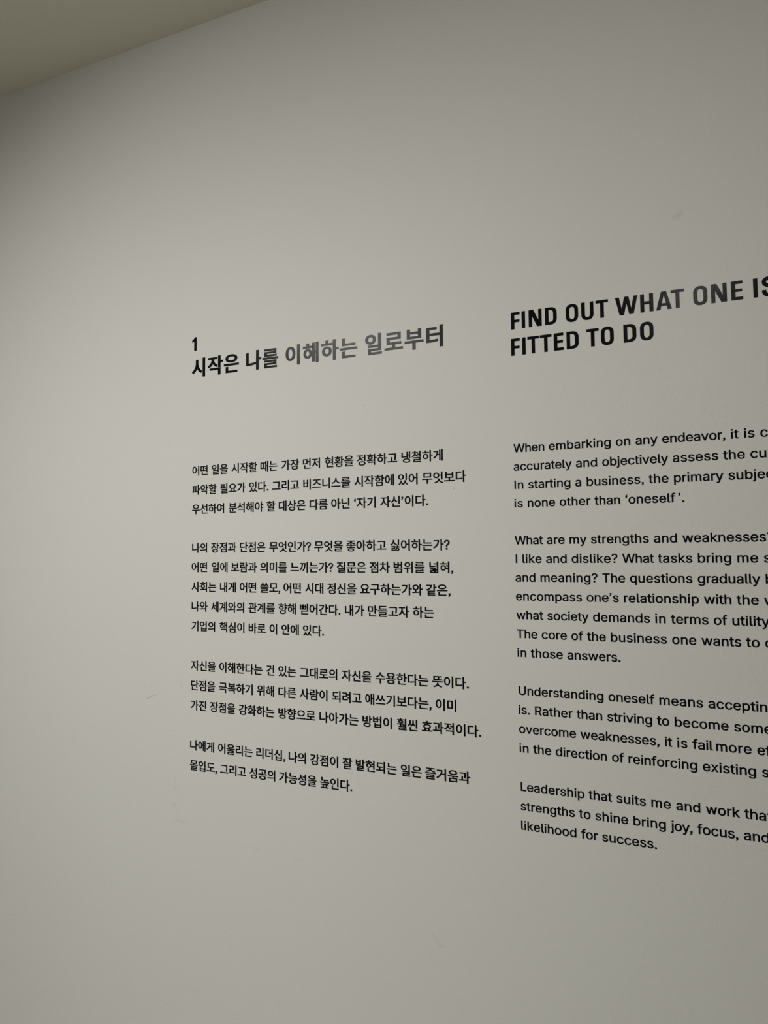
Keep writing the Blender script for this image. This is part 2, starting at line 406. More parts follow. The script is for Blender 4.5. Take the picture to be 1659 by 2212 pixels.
HANGUL = r'''
,:278:75 -190 c 90 38 146 113 146 209 c 0 67 -29 107 -77 107 c -37 0 -69 -24 -69 -64 c 0 -40 31 -64 67 -64 l 11 1 c -1 -60 -38 -108 -100 -135
.:278:139 -13 c 36 0 66 28 66 69 c 0 42 -30 70 -66 70 c -37 0 -66 -28 -66 -70 c 0 -41 29 -69 66 -69
?:474:178 221 l 81 0 c -18 157 162 216 162 363 c 0 110 -74 178 -187 178 c -81 0 -145 -39 -191 -92 l 52 -48 c 35 40 79 64 129 64 c 72 0 108 -48 108 -108 c 0 -119 -178 -183 -154 -357;221 -13 c 37 0 67 28 67 69 c 0 42 -30 70 -67 70 c -37 0 -65 -28 -65 -70 c 0 -41 28 -69 65 -69
‘:1000:952 809 l -21 38 c -64 -29 -125 -98 -125 -187 c 0 -55 36 -95 79 -95 c 45 0 68 34 68 65 c 0 36 -25 64 -63 64 c -11 0 -21 -3 -27 -8 c 0 44 35 96 89 123
’:1000:48 599 l 21 -38 c 64 30 125 98 125 187 c 0 55 -36 95 -79 95 c -45 0 -68 -33 -68 -65 c 0 -36 25 -64 63 -64 c 11 0 21 4 27 8 c 0 -44 -35 -96 -89 -123
가:920:662 827 l 0 -904 l 83 0 l 0 468 l 144 0 l 0 69 l -144 0 l 0 367;97 730 l 0 -69 l 332 0 c -19 -214 -144 -387 -374 -503 l 46 -64 c 293 146 411 379 411 636
간:920:668 827 l 0 -661 l 84 0 l 0 317 l 133 0 l 0 70 l -133 0 l 0 274;88 757 l 0 -69 l 331 0 c -16 -158 -154 -285 -368 -352 l 35 -67 c 260 82 423 254 423 488;188 233 l 0 -291 l 603 0 l 0 68 l -520 0 l 0 223
강:920:468 275 c -179 0 -295 -67 -295 -176 c 0 -109 116 -175 295 -175 c 180 0 294 66 294 175 c 0 109 -114 176 -294 176;468 209 c 130 0 213 -42 213 -110 c 0 -67 -83 -109 -213 -109 c -130 0 -213 42 -213 109 c 0 68 83 110 213 110;669 827 l 0 -541 l 83 0 l 0 238 l 133 0 l 0 69 l -133 0 l 0 234;90 760 l 0 -68 l 327 0 c -15 -155 -151 -279 -366 -342 l 34 -67 c 262 77 422 246 422 477
같:920:669 827 l 0 -483 l 83 0 l 0 204 l 133 0 l 0 69 l -133 0 l 0 210;91 763 l 0 -67 l 327 0 c -12 -140 -138 -253 -365 -302 l 34 -68 c 265 61 423 210 423 437;182 -2 l 0 -64 l 595 0 l 0 64 l -512 0 l 0 92 l 481 0 l 0 62 l -481 0 l 0 88 l 491 0 l 0 63 l -574 0
거:920:500 464 l 0 -69 l 211 0 l 0 -473 l 82 0 l 0 905 l -82 0 l 0 -363;89 729 l 0 -67 l 330 0 c -16 -211 -126 -384 -369 -503 l 45 -65 c 301 150 407 377 407 635
건:920:515 548 l 0 -69 l 196 0 l 0 -321 l 83 0 l 0 668 l -83 0 l 0 -278;109 757 l 0 -69 l 320 0 c -18 -162 -160 -291 -365 -359 l 35 -67 c 256 85 420 262 420 495;222 226 l 0 -284 l 595 0 l 0 68 l -511 0 l 0 216
게:920:739 827 l 0 -905 l 79 0 l 0 905;89 712 l 0 -68 l 266 0 c -15 -189 -111 -351 -305 -467 l 48 -60 c 126 75 212 168 266 273 l 187 0 l 0 -422 l 78 0 l 0 835 l -78 0 l 0 -346 l -157 0 c 30 80 43 166 43 255
계:920:739 827 l 0 -905 l 79 0 l 0 905;89 712 l 0 -68 l 265 0 c -15 -189 -111 -351 -305 -467 l 49 -60 c 170 102 268 238 311 391 l 148 0 l 0 -159 l -163 0 l 0 -68 l 163 0 l 0 -313 l 79 0 l 0 835 l -79 0 l 0 -227 l -133 0 c 8 44 12 90 12 136
고:920:137 736 l 0 -68 l 550 0 l 0 -21 c 0 -109 0 -236 -34 -409 l 84 -10 c 33 183 33 307 33 419 l 0 89;368 441 l 0 -323 l -318 0 l 0 -69 l 817 0 l 0 69 l -417 0 l 0 323
공:920:455 256 c -192 0 -314 -62 -314 -167 c 0 -103 122 -165 314 -165 c 193 0 315 62 315 165 c 0 105 -122 167 -315 167;455 192 c 142 0 233 -39 233 -103 c 0 -62 -91 -100 -233 -100 c -141 0 -232 38 -232 100 c 0 64 91 103 232 103;147 781 l 0 -67 l 534 0 l 0 -9 c 0 -71 0 -138 -24 -231 l 81 -9 c 25 93 25 167 25 240 l 0 76;386 580 l 0 -174 l -335 0 l 0 -68 l 815 0 l 0 68 l -398 0 l 0 174
과:920:91 728 l 0 -68 l 374 0 c 0 -73 -2 -182 -26 -333 l 82 -7 c 26 167 26 286 26 359 l 0 49;51 120 c 160 0 371 4 559 34 l -5 62 c -92 -12 -193 -18 -291 -22 l 0 275 l -82 0 l 0 -277 l -191 -3;660 827 l 0 -905 l 83 0 l 0 456 l 144 0 l 0 71 l -144 0 l 0 378
관:920:99 757 l 0 -69 l 367 0 c 0 -57 -3 -133 -24 -239 l 82 -8 c 23 118 23 209 23 268 l 0 48;53 290 c 159 0 375 4 562 36 l -5 61 c -92 -13 -194 -20 -293 -24 l 0 192 l -82 0 l 0 -195 c -68 -2 -134 -2 -191 -2;670 827 l 0 -681 l 84 0 l 0 317 l 129 0 l 0 70 l -129 0 l 0 294;182 208 l 0 -266 l 601 0 l 0 68 l -518 0 l 0 198
구:920:50 380 l 0 -69 l 365 0 l 0 -390 l 83 0 l 0 390 l 369 0 l 0 69 l -132 0 c 25 130 25 224 25 309 l 0 79 l -608 0 l 0 -67 l 526 0 l 0 -12 c 0 -84 0 -180 -28 -309
그:920:50 123 l 0 -69 l 817 0 l 0 69;139 731 l 0 -68 l 537 0 l 0 -23 c 0 -112 0 -247 -36 -431 l 84 -9 c 34 196 34 325 34 440 l 0 91
극:920:137 244 l 0 -67 l 550 0 l 0 -257 l 83 0 l 0 324;50 446 l 0 -68 l 820 0 l 0 68 l -129 0 c 23 119 23 206 23 275 l 0 63 l -610 0 l 0 -68 l 528 0 c 0 -68 -1 -153 -24 -270
기:920:709 827 l 0 -905 l 83 0 l 0 905;103 729 l 0 -67 l 339 0 c -17 -216 -139 -388 -381 -504 l 44 -67 c 303 147 421 377 421 638
끼:920:708 827 l 0 -905 l 83 0 l 0 905;83 729 l 0 -69 l 167 0 c -10 -181 -68 -346 -200 -484 l 65 -48 c 162 172 214 385 214 601;359 729 l 0 -69 l 143 0 c -7 -190 -52 -388 -188 -548 l 70 -44 c 163 195 196 445 196 661
나:920:662 827 l 0 -904 l 83 0 l 0 474 l 144 0 l 0 69 l -144 0 l 0 361;86 221 l 0 -69 l 72 0 c 137 0 276 9 430 40 l -10 70 c -146 -30 -280 -40 -410 -41 l 0 517 l -82 0
내:920:531 807 l 0 -838 l 78 0 l 0 421 l 127 0 l 0 -468 l 80 0 l 0 905 l -80 0 l 0 -368 l -127 0 l 0 348;94 229 l 0 -73 l 57 0 c 98 0 201 6 325 29 l -10 73 c -107 -22 -202 -28 -289 -29 l 0 489 l -83 0
냉:920:515 265 c -186 0 -302 -64 -302 -171 c 0 -106 116 -170 302 -170 c 185 0 302 64 302 170 c 0 107 -117 171 -302 171;515 199 c 135 0 219 -39 219 -105 c 0 -65 -84 -104 -219 -104 c -135 0 -220 39 -220 104 c 0 66 85 105 220 105;530 809 l 0 -497 l 78 0 l 0 210 l 125 0 l 0 -243 l 79 0 l 0 547 l -79 0 l 0 -235 l -125 0 l 0 218;94 430 l 0 -69 l 58 0 c 107 0 205 5 325 28 l -9 69 c -107 -21 -197 -27 -291 -28 l 0 324 l -83 0
넓:920:504 311 l 0 -379 l 290 0 l 0 379 l -76 0 l 0 -117 l -138 0 l 0 117;580 129 l 138 0 l 0 -131 l -138 0;103 460 l 0 -69 l 69 0 c 148 0 271 7 412 35 l -12 69 c -130 -26 -249 -35 -387 -35 l 0 321 l -82 0;711 827 l 0 -150 l -256 0 l 0 -68 l 256 0 l 0 -263 l 83 0 l 0 481;160 -3 l 0 -65 l 48 0 c 120 0 185 2 269 17 l -8 64 c -74 -14 -132 -16 -228 -16 l 0 97 l 209 0 l 0 207 l -292 0 l 0 -63 l 212 0 l 0 -84 l -210 0
높:920:50 415 l 0 -67 l 817 0 l 0 67 l -367 0 l 0 113 l 276 0 l 0 68 l -533 0 l 0 211 l -82 0 l 0 -279 l 256 0 l 0 -113;133 2 l 0 -68 l 652 0 l 0 68 l -145 0 l 0 190 l 137 0 l 0 66 l -636 0 l 0 -66 l 137 0 l 0 -190;360 192 l 198 0 l 0 -190 l -198 0
느:920:50 116 l 0 -70 l 820 0 l 0 70;150 748 l 0 -399 l 626 0 l 0 69 l -543 0 l 0 330
는:920:49 366 l 0 -67 l 820 0 l 0 67;160 794 l 0 -306 l 615 0 l 0 67 l -533 0 l 0 239;154 208 l 0 -264 l 626 0 l 0 68 l -543 0 l 0 196
능:920:50 403 l 0 -68 l 818 0 l 0 68;458 255 c -193 0 -310 -60 -310 -165 c 0 -104 117 -164 310 -164 c 193 0 309 60 309 164 c 0 105 -116 165 -309 165;458 189 c 141 0 226 -35 226 -99 c 0 -62 -85 -99 -226 -99 c -142 0 -226 37 -226 99 c 0 64 84 99 226 99;161 809 l 0 -301 l 613 0 l 0 68 l -531 0 l 0 233
니:920:708 827 l 0 -905 l 82 0 l 0 905;107 227 l 0 -72 l 74 0 c 143 0 286 11 444 44 l -11 70 c -149 -30 -289 -42 -425 -42 l 0 511 l -82 0
닌:920:708 826 l 0 -657 l 83 0 l 0 657;202 236 l 0 -294 l 617 0 l 0 68 l -534 0 l 0 226;106 412 l 0 -70 l 73 0 c 164 0 296 10 443 41 l -11 69 c -139 -30 -267 -40 -422 -40 l 0 347 l -83 0
다:920:662 827 l 0 -906 l 83 0 l 0 480 l 148 0 l 0 69 l -148 0 l 0 357;89 739 l 0 -592 l 71 0 c 170 0 288 5 428 30 l -10 71 c -132 -24 -247 -31 -407 -31 l 0 454 l 337 0 l 0 68
단:920:669 827 l 0 -655 l 83 0 l 0 318 l 134 0 l 0 69 l -134 0 l 0 268;92 749 l 0 -417 l 70 0 c 189 0 296 6 421 31 l -10 68 c -118 -24 -220 -30 -399 -30 l 0 280 l 317 0 l 0 68;189 238 l 0 -296 l 603 0 l 0 68 l -521 0 l 0 228
대:920:533 807 l 0 -838 l 77 0 l 0 427 l 128 0 l 0 -474 l 79 0 l 0 905 l -79 0 l 0 -363 l -128 0 l 0 343;82 717 l 0 -572 l 59 0 c 136 0 227 4 335 27 l -8 69 c -98 -21 -183 -25 -303 -26 l 0 434 l 253 0 l 0 68
더:920:95 741 l 0 -597 l 69 0 c 172 0 281 6 412 31 l -10 68 c -122 -23 -228 -29 -388 -29 l 0 458 l 328 0 l 0 69;453 499 l 0 -69 l 259 0 l 0 -509 l 83 0 l 0 906 l -83 0 l 0 -328
도:920:154 754 l 0 -417 l 263 0 l 0 -232 l -367 0 l 0 -69 l 820 0 l 0 69 l -371 0 l 0 232 l 276 0 l 0 67 l -538 0 l 0 282 l 529 0 l 0 68
되:920:704 827 l 0 -906 l 83 0 l 0 906;66 117 c 172 0 388 4 586 34 l -7 61 c -82 -9 -169 -15 -255 -19 l 0 176 l 194 0 l 0 68 l -380 0 l 0 237 l 376 0 l 0 67 l -458 0 l 0 -372 l 185 0 l 0 -179 l -252 -3
들:920:50 449 l 0 -67 l 818 0 l 0 67;159 797 l 0 -275 l 611 0 l 0 67 l -529 0 l 0 141 l 520 0 l 0 67;151 -1 l 0 -66 l 638 0 l 0 66 l -557 0 l 0 92 l 530 0 l 0 212 l -613 0 l 0 -65 l 532 0 l 0 -85 l -530 0
때:920:750 827 l 0 -369 l -106 0 l 0 349 l -77 0 l 0 -840 l 77 0 l 0 423 l 106 0 l 0 -468 l 79 0 l 0 905;76 713 l 0 -556 l 36 0 c 39 0 97 1 171 18 l -7 70 c -47 -12 -89 -16 -123 -17 l 0 417 l 117 0 l 0 68;309 713 l 0 -556 l 37 0 c 53 0 114 1 188 21 l -8 70 c -52 -15 -100 -19 -141 -21 l 0 418 l 123 0 l 0 68
떤:920:200 223 l 0 -281 l 626 0 l 0 68 l -543 0 l 0 213;558 578 l 0 -68 l 163 0 l 0 -342 l 82 0 l 0 658 l -82 0 l 0 -248;74 752 l 0 -438 l 39 0 c 59 0 125 0 207 19 l -8 68 c -58 -14 -111 -18 -157 -19 l 0 302 l 147 0 l 0 68;351 752 l 0 -438 l 45 0 c 100 0 165 2 247 20 l -9 68 c -67 -16 -124 -20 -201 -21 l 0 303 l 168 0 l 0 68
뜻:920:50 393 l 0 -68 l 817 0 l 0 68;485 783 l 0 -307 l 311 0 l 0 67 l -228 0 l 0 173 l 220 0 l 0 67;127 543 l 0 -67 l 51 0 c 92 0 177 3 277 25 l -9 68 c -84 -19 -159 -25 -236 -26 l 0 173 l 224 0 l 0 67 l -307 0;417 253 l 0 -28 c 0 -120 -138 -210 -303 -233 l 31 -66 c 138 23 260 87 314 185 c 55 -98 177 -162 314 -185 l 32 66 c -165 23 -304 113 -304 233 l 0 28
람:920:182 243 l 0 -309 l 570 0 l 0 309;671 177 l 0 -175 l -408 0 l 0 175;669 826 l 0 -539 l 83 0 l 0 238 l 134 0 l 0 70 l -134 0 l 0 231;87 778 l 0 -68 l 326 0 l 0 -117 l -324 0 l 0 -259 l 71 0 c 168 0 287 5 430 30 l -8 67 c -138 -23 -253 -28 -411 -28 l 0 126 l 323 0 l 0 249
려:920:527 374 l 0 -69 l 184 0 l 0 -384 l 82 0 l 0 906 l -82 0 l 0 -206 l -178 0 l 0 -69 l 178 0 l 0 -178;81 745 l 0 -68 l 314 0 l 0 -188 l -311 0 l 0 -357 l 67 0 c 143 0 258 4 400 27 l -7 69 c -134 -21 -245 -27 -378 -27 l 0 221 l 310 0 l 0 323
로:920:152 340 l 0 -68 l 265 0 l 0 -169 l -367 0 l 0 -69 l 820 0 l 0 69 l -371 0 l 0 169 l 290 0 l 0 68 l -555 0 l 0 146 l 534 0 l 0 274 l -618 0 l 0 -68 l 536 0 l 0 -140 l -534 0
른:920:49 326 l 0 -68 l 820 0 l 0 68;157 187 l 0 -245 l 627 0 l 0 68 l -544 0 l 0 177;155 473 l 0 -65 l 628 0 l 0 65 l -546 0 l 0 99 l 527 0 l 0 225 l -611 0 l 0 -66 l 529 0 l 0 -97 l -527 0
를:920:49 407 l 0 -64 l 820 0 l 0 64;149 -6 l 0 -60 l 647 0 l 0 60 l -565 0 l 0 84 l 536 0 l 0 193 l -620 0 l 0 -60 l 538 0 l 0 -76 l -536 0;155 534 l 0 -60 l 625 0 l 0 60 l -543 0 l 0 78 l 527 0 l 0 188 l -611 0 l 0 -59 l 529 0 l 0 -73 l -527 0
름:920:49 360 l 0 -67 l 820 0 l 0 67;160 211 l 0 -277 l 605 0 l 0 277;683 144 l 0 -142 l -442 0 l 0 142;155 502 l 0 -65 l 628 0 l 0 65 l -546 0 l 0 88 l 527 0 l 0 215 l -611 0 l 0 -66 l 529 0 l 0 -87 l -527 0
리:920:709 827 l 0 -906 l 82 0 l 0 906;100 743 l 0 -68 l 334 0 l 0 -188 l -332 0 l 0 -347 l 75 0 c 156 0 292 6 455 33 l -8 68 c -158 -25 -290 -32 -438 -32 l 0 211 l 332 0 l 0 323
만:920:87 745 l 0 -418 l 416 0 l 0 418;422 678 l 0 -284 l -254 0 l 0 284;669 827 l 0 -663 l 83 0 l 0 319 l 133 0 l 0 69 l -133 0 l 0 275;189 227 l 0 -285 l 603 0 l 0 68 l -521 0 l 0 217
먼:920:423 681 l 0 -287 l -250 0 l 0 287;711 826 l 0 -251 l -207 0 l 0 173 l -412 0 l 0 -421 l 412 0 l 0 181 l 207 0 l 0 -342 l 83 0 l 0 660;217 226 l 0 -284 l 602 0 l 0 68 l -520 0 l 0 216
모:920:689 685 l 0 -293 l -462 0 l 0 293;146 752 l 0 -426 l 271 0 l 0 -219 l -367 0 l 0 -69 l 820 0 l 0 69 l -371 0 l 0 219 l 271 0 l 0 426
몰:920:679 731 l 0 -144 l -442 0 l 0 144;156 797 l 0 -276 l 260 0 l 0 -88 l -366 0 l 0 -68 l 817 0 l 0 68 l -369 0 l 0 88 l 263 0 l 0 276;151 -3 l 0 -65 l 638 0 l 0 65 l -557 0 l 0 90 l 530 0 l 0 204 l -613 0 l 0 -64 l 532 0 l 0 -79 l -530 0
무:920:154 777 l 0 -353 l 610 0 l 0 353;682 710 l 0 -220 l -447 0 l 0 220;49 302 l 0 -68 l 367 0 l 0 -311 l 82 0 l 0 311 l 371 0 l 0 68
문:920:155 784 l 0 -317 l 607 0 l 0 317;681 718 l 0 -185 l -445 0 l 0 185;49 365 l 0 -68 l 375 0 l 0 -183 l 82 0 l 0 183 l 363 0 l 0 68;153 201 l 0 -259 l 625 0 l 0 68 l -542 0 l 0 191
미:920:101 738 l 0 -589 l 416 0 l 0 589;437 672 l 0 -456 l -254 0 l 0 456;707 827 l 0 -906 l 83 0 l 0 906
바:920:86 750 l 0 -611 l 421 0 l 0 611 l -82 0 l 0 -238 l -257 0 l 0 238;168 446 l 257 0 l 0 -238 l -257 0;662 827 l 0 -905 l 83 0 l 0 478 l 148 0 l 0 71 l -148 0 l 0 356
발:920:87 789 l 0 -394 l 419 0 l 0 394 l -82 0 l 0 -129 l -255 0 l 0 129;169 595 l 255 0 l 0 -133 l -255 0;669 827 l 0 -467 l 83 0 l 0 204 l 133 0 l 0 68 l -133 0 l 0 195;180 -1 l 0 -67 l 604 0 l 0 67 l -523 0 l 0 98 l 491 0 l 0 220 l -574 0 l 0 -66 l 492 0 l 0 -92 l -490 0
방:920:464 259 c -185 0 -298 -62 -298 -167 c 0 -107 113 -169 298 -169 c 184 0 296 62 296 169 c 0 105 -112 167 -296 167;464 193 c 134 0 215 -37 215 -101 c 0 -65 -81 -103 -215 -103 c -134 0 -216 38 -216 103 c 0 64 82 101 216 101;87 770 l 0 -417 l 419 0 l 0 417 l -82 0 l 0 -136 l -255 0 l 0 136;169 568 l 255 0 l 0 -148 l -255 0;669 827 l 0 -543 l 83 0 l 0 246 l 133 0 l 0 70 l -133 0 l 0 227
범:920:177 567 l 244 0 l 0 -147 l -244 0;207 257 l 0 -323 l 587 0 l 0 323;713 190 l 0 -188 l -424 0 l 0 188;711 827 l 0 -229 l -208 0 l 0 178 l -82 0 l 0 -143 l -244 0 l 0 143 l -83 0 l 0 -424 l 409 0 l 0 177 l 208 0 l 0 -227 l 83 0 l 0 525
법:920:177 576 l 244 0 l 0 -142 l -244 0;215 289 l 0 -354 l 578 0 l 0 354 l -82 0 l 0 -109 l -414 0 l 0 109;297 114 l 414 0 l 0 -111 l -414 0;711 827 l 0 -222 l -208 0 l 0 175 l -82 0 l 0 -138 l -244 0 l 0 138 l -83 0 l 0 -414 l 409 0 l 0 170 l 208 0 l 0 -203 l 83 0 l 0 494
보:920:229 534 l 460 0 l 0 -166 l -460 0;146 763 l 0 -463 l 271 0 l 0 -194 l -367 0 l 0 -69 l 820 0 l 0 69 l -371 0 l 0 194 l 272 0 l 0 463 l -82 0 l 0 -161 l -460 0 l 0 161
복:920:141 204 l 0 -67 l 542 0 l 0 -215 l 83 0 l 0 282;240 639 l 438 0 l 0 -105 l -438 0;158 806 l 0 -339 l 259 0 l 0 -107 l -367 0 l 0 -68 l 817 0 l 0 68 l -367 0 l 0 107 l 260 0 l 0 339 l -82 0 l 0 -103 l -438 0 l 0 103
부:920:153 790 l 0 -391 l 612 0 l 0 391 l -83 0 l 0 -124 l -447 0 l 0 124;235 599 l 447 0 l 0 -132 l -447 0;49 291 l 0 -67 l 367 0 l 0 -302 l 82 0 l 0 302 l 371 0 l 0 67
분:920:158 798 l 0 -362 l 602 0 l 0 362 l -82 0 l 0 -115 l -438 0 l 0 115;240 619 l 438 0 l 0 -116 l -438 0;49 349 l 0 -67 l 375 0 l 0 -175 l 82 0 l 0 175 l 363 0 l 0 67;153 188 l 0 -246 l 625 0 l 0 68 l -543 0 l 0 178
비:920:707 827 l 0 -906 l 83 0 l 0 906;101 750 l 0 -611 l 426 0 l 0 611 l -82 0 l 0 -238 l -261 0 l 0 238;184 446 l 261 0 l 0 -238 l -261 0
뻗:920:73 768 l 0 -423 l 247 0 l 0 423 l -70 0 l 0 -144 l -106 0 l 0 144;144 559 l 106 0 l 0 -147 l -106 0;445 559 l 102 0 l 0 -147 l -102 0;375 768 l 0 -423 l 241 0 l 0 183 l 112 0 l 0 -235 l 82 0 l 0 534 l -82 0 l 0 -230 l -112 0 l 0 171 l -69 0 l 0 -144 l -102 0 l 0 144;197 2 l 0 -68 l 636 0 l 0 68 l -554 0 l 0 180 l 536 0 l 0 67 l -618 0
사:920:271 749 l 0 -162 c 0 -166 -102 -339 -234 -405 l 51 -67 c 102 54 185 167 225 300 c 40 -125 121 -231 219 -282 l 51 66 c -128 64 -230 228 -230 388 l 0 162;662 827 l 0 -905 l 83 0 l 0 468 l 148 0 l 0 71 l -148 0 l 0 366
상:920:464 254 c -185 0 -298 -61 -298 -165 c 0 -105 113 -165 298 -165 c 184 0 296 60 296 165 c 0 104 -112 165 -296 165;464 188 c 134 0 215 -37 215 -99 c 0 -63 -81 -99 -215 -99 c -134 0 -216 36 -216 99 c 0 62 82 99 216 99;270 780 l 0 -92 c 0 -139 -88 -261 -224 -311 l 44 -66 c 106 41 185 123 223 229 c 39 -93 116 -167 215 -204 l 44 65 c -130 45 -220 158 -220 280 l 0 99;669 827 l 0 -549 l 83 0 l 0 245 l 133 0 l 0 70 l -133 0 l 0 234
석:920:190 242 l 0 -67 l 521 0 l 0 -253 l 83 0 l 0 320;711 827 l 0 -189 l -197 0 l 0 -69 l 197 0 l 0 -277 l 83 0 l 0 535;276 781 l 0 -95 c 0 -138 -88 -259 -225 -308 l 44 -67 c 106 41 185 123 224 228 c 38 -95 115 -170 215 -208 l 44 66 c -130 46 -220 161 -220 285 l 0 99
선:920:711 826 l 0 -212 l -197 0 l 0 -69 l 197 0 l 0 -395 l 83 0 l 0 676;277 772 l 0 -111 c 0 -139 -91 -266 -226 -316 l 44 -66 c 106 42 186 128 224 236 c 39 -98 116 -176 215 -215 l 45 65 c -131 48 -220 167 -220 293 l 0 114;213 225 l 0 -283 l 602 0 l 0 68 l -519 0 l 0 215
성:920:496 265 c -187 0 -301 -63 -301 -171 c 0 -108 114 -170 301 -170 c 187 0 301 62 301 170 c 0 108 -114 171 -301 171;496 199 c 136 0 219 -39 219 -105 c 0 -65 -83 -104 -219 -104 c -136 0 -219 39 -219 104 c 0 66 83 105 219 105;278 776 l 0 -93 c 0 -139 -90 -260 -229 -309 l 44 -67 c 109 41 190 124 228 231 c 39 -94 115 -167 215 -204 l 45 65 c -132 45 -221 159 -221 287 l 0 90;514 636 l 0 -69 l 197 0 l 0 -275 l 83 0 l 0 535 l -83 0 l 0 -191
세:920:739 827 l 0 -905 l 80 0 l 0 905;555 808 l 0 -305 l -149 0 l 0 -69 l 149 0 l 0 -466 l 78 0 l 0 840;238 742 l 0 -173 c 0 -155 -74 -316 -198 -390 l 52 -62 c 89 54 154 157 187 276 c 32 -109 92 -204 178 -256 l 47 64 c -118 72 -186 227 -186 371 l 0 170
수:920:416 795 l 0 -51 c 0 -128 -159 -237 -324 -261 l 33 -67 c 141 23 277 101 335 211 c 58 -110 193 -188 334 -211 l 33 67 c -164 24 -325 135 -325 261 l 0 51;50 318 l 0 -69 l 366 0 l 0 -327 l 82 0 l 0 327 l 369 0 l 0 69
스:920:50 113 l 0 -69 l 820 0 l 0 69;412 764 l 0 -69 c 0 -154 -170 -291 -328 -322 l 37 -69 c 137 32 277 129 335 260 c 59 -132 198 -229 335 -260 l 38 69 c -159 30 -330 168 -330 322 l 0 69
시:920:707 827 l 0 -906 l 83 0 l 0 906;288 749 l 0 -162 c 0 -172 -108 -345 -243 -408 l 51 -69 c 106 53 193 167 235 303 c 42 -129 129 -235 231 -285 l 50 66 c -133 61 -241 228 -241 393 l 0 162
신:920:708 826 l 0 -663 l 83 0 l 0 663;210 224 l 0 -282 l 609 0 l 0 68 l -526 0 l 0 214;285 776 l 0 -91 c 0 -141 -90 -273 -226 -326 l 44 -66 c 105 43 186 131 225 240 c 40 -103 120 -183 223 -223 l 43 66 c -134 49 -225 173 -225 309 l 0 91
싫:920:661 171 c -89 0 -154 -48 -154 -124 c 0 -76 65 -123 154 -123 c 89 0 155 47 155 123 c 0 76 -66 124 -155 124;661 112 c 50 0 84 -24 84 -65 c 0 -41 -34 -65 -84 -65 c -50 0 -83 24 -83 65 c 0 41 33 65 83 65;708 827 l 0 -455 l 82 0 l 0 455;165 -2 l 0 -64 l 48 0 c 122 0 187 2 270 19 l -8 63 c -73 -15 -131 -18 -231 -18 l 0 100 l 202 0 l 0 209 l -282 0 l 0 -63 l 203 0 l 0 -87 l -202 0;622 351 l 0 -81 l -147 0 l 0 -62 l 379 0 l 0 62 l -151 0 l 0 81;285 799 l 0 -68 c 0 -129 -94 -246 -230 -292 l 41 -66 c 109 38 193 120 233 222 c 41 -94 124 -167 229 -202 l 40 66 c -133 42 -229 149 -229 272 l 0 68
심:920:708 826 l 0 -513 l 83 0 l 0 513;207 261 l 0 -327 l 584 0 l 0 327;710 194 l 0 -192 l -422 0 l 0 192;285 791 l 0 -88 c 0 -132 -92 -254 -228 -302 l 41 -66 c 108 40 190 123 230 226 c 41 -97 123 -172 227 -208 l 41 64 c -133 46 -227 159 -227 286 l 0 88
십:920:708 827 l 0 -486 l 83 0 l 0 486;209 296 l 0 -362 l 582 0 l 0 362 l -82 0 l 0 -109 l -419 0 l 0 109;290 121 l 419 0 l 0 -119 l -419 0;285 797 l 0 -85 c 0 -129 -93 -249 -229 -296 l 41 -66 c 108 38 191 120 231 223 c 41 -96 124 -170 229 -206 l 40 65 c -134 44 -228 156 -228 280 l 0 85
쓰:920:50 112 l 0 -69 l 819 0 l 0 69;595 754 l 0 -114 c 0 -89 -45 -199 -136 -261 c -92 64 -137 176 -137 261 l 0 114 l -83 0 l 0 -114 c 0 -101 -66 -223 -181 -276 l 44 -63 c 86 41 146 118 177 203 c 30 -88 88 -171 179 -213 c 91 41 149 122 178 209 c 31 -86 90 -160 178 -199 l 45 63 c -118 50 -181 165 -181 276 l 0 114
쓸:920:50 444 l 0 -67 l 817 0 l 0 67;590 816 l 0 -50 c 0 -65 -46 -146 -132 -191 c -86 47 -133 130 -133 191 l 0 50 l -82 0 l 0 -50 c 0 -69 -60 -161 -169 -199 l 40 -62 c 84 32 141 92 170 157 c 28 -69 85 -134 174 -167 c 88 31 145 94 174 163 c 29 -66 86 -124 171 -153 l 39 62 c -110 35 -169 121 -169 199 l 0 50;151 -3 l 0 -65 l 638 0 l 0 65 l -557 0 l 0 95 l 530 0 l 0 210 l -613 0 l 0 -63 l 532 0 l 0 -86 l -530 0
씬:920:718 827 l 0 -664 l 83 0 l 0 664;197 227 l 0 -285 l 623 0 l 0 68 l -540 0 l 0 217;435 763 l 0 -117 c 0 -75 -18 -181 -86 -251 c -68 72 -86 179 -86 251 l 0 117 l -79 0 l 0 -117 c 0 -91 -37 -217 -141 -280 l 46 -60 c 68 41 110 111 133 185 c 20 -76 58 -150 127 -194 c 68 43 107 115 126 190 c 23 -75 65 -141 134 -181 l 46 60 c -104 59 -142 178 -142 280 l 0 117
아:920:290 757 c -133 0 -227 -123 -227 -315 c 0 -193 94 -316 227 -316 c 133 0 227 123 227 316 c 0 192 -94 315 -227 315;290 683 c 88 0 148 -95 148 -241 c 0 -147 -60 -242 -148 -242 c -87 0 -148 95 -148 242 c 0 146 61 241 148 241;662 827 l 0 -905 l 83 0 l 0 474 l 148 0 l 0 70 l -148 0 l 0 361
악:920:302 773 c -136 0 -236 -88 -236 -214 c 0 -127 100 -214 236 -214 c 137 0 236 87 236 214 c 0 126 -99 214 -236 214;302 702 c 90 0 156 -58 156 -143 c 0 -86 -66 -144 -156 -144 c -89 0 -155 58 -155 144 c 0 85 66 143 155 143;164 248 l 0 -68 l 505 0 l 0 -259 l 83 0 l 0 327;669 827 l 0 -532 l 83 0 l 0 230 l 133 0 l 0 69 l -133 0 l 0 233
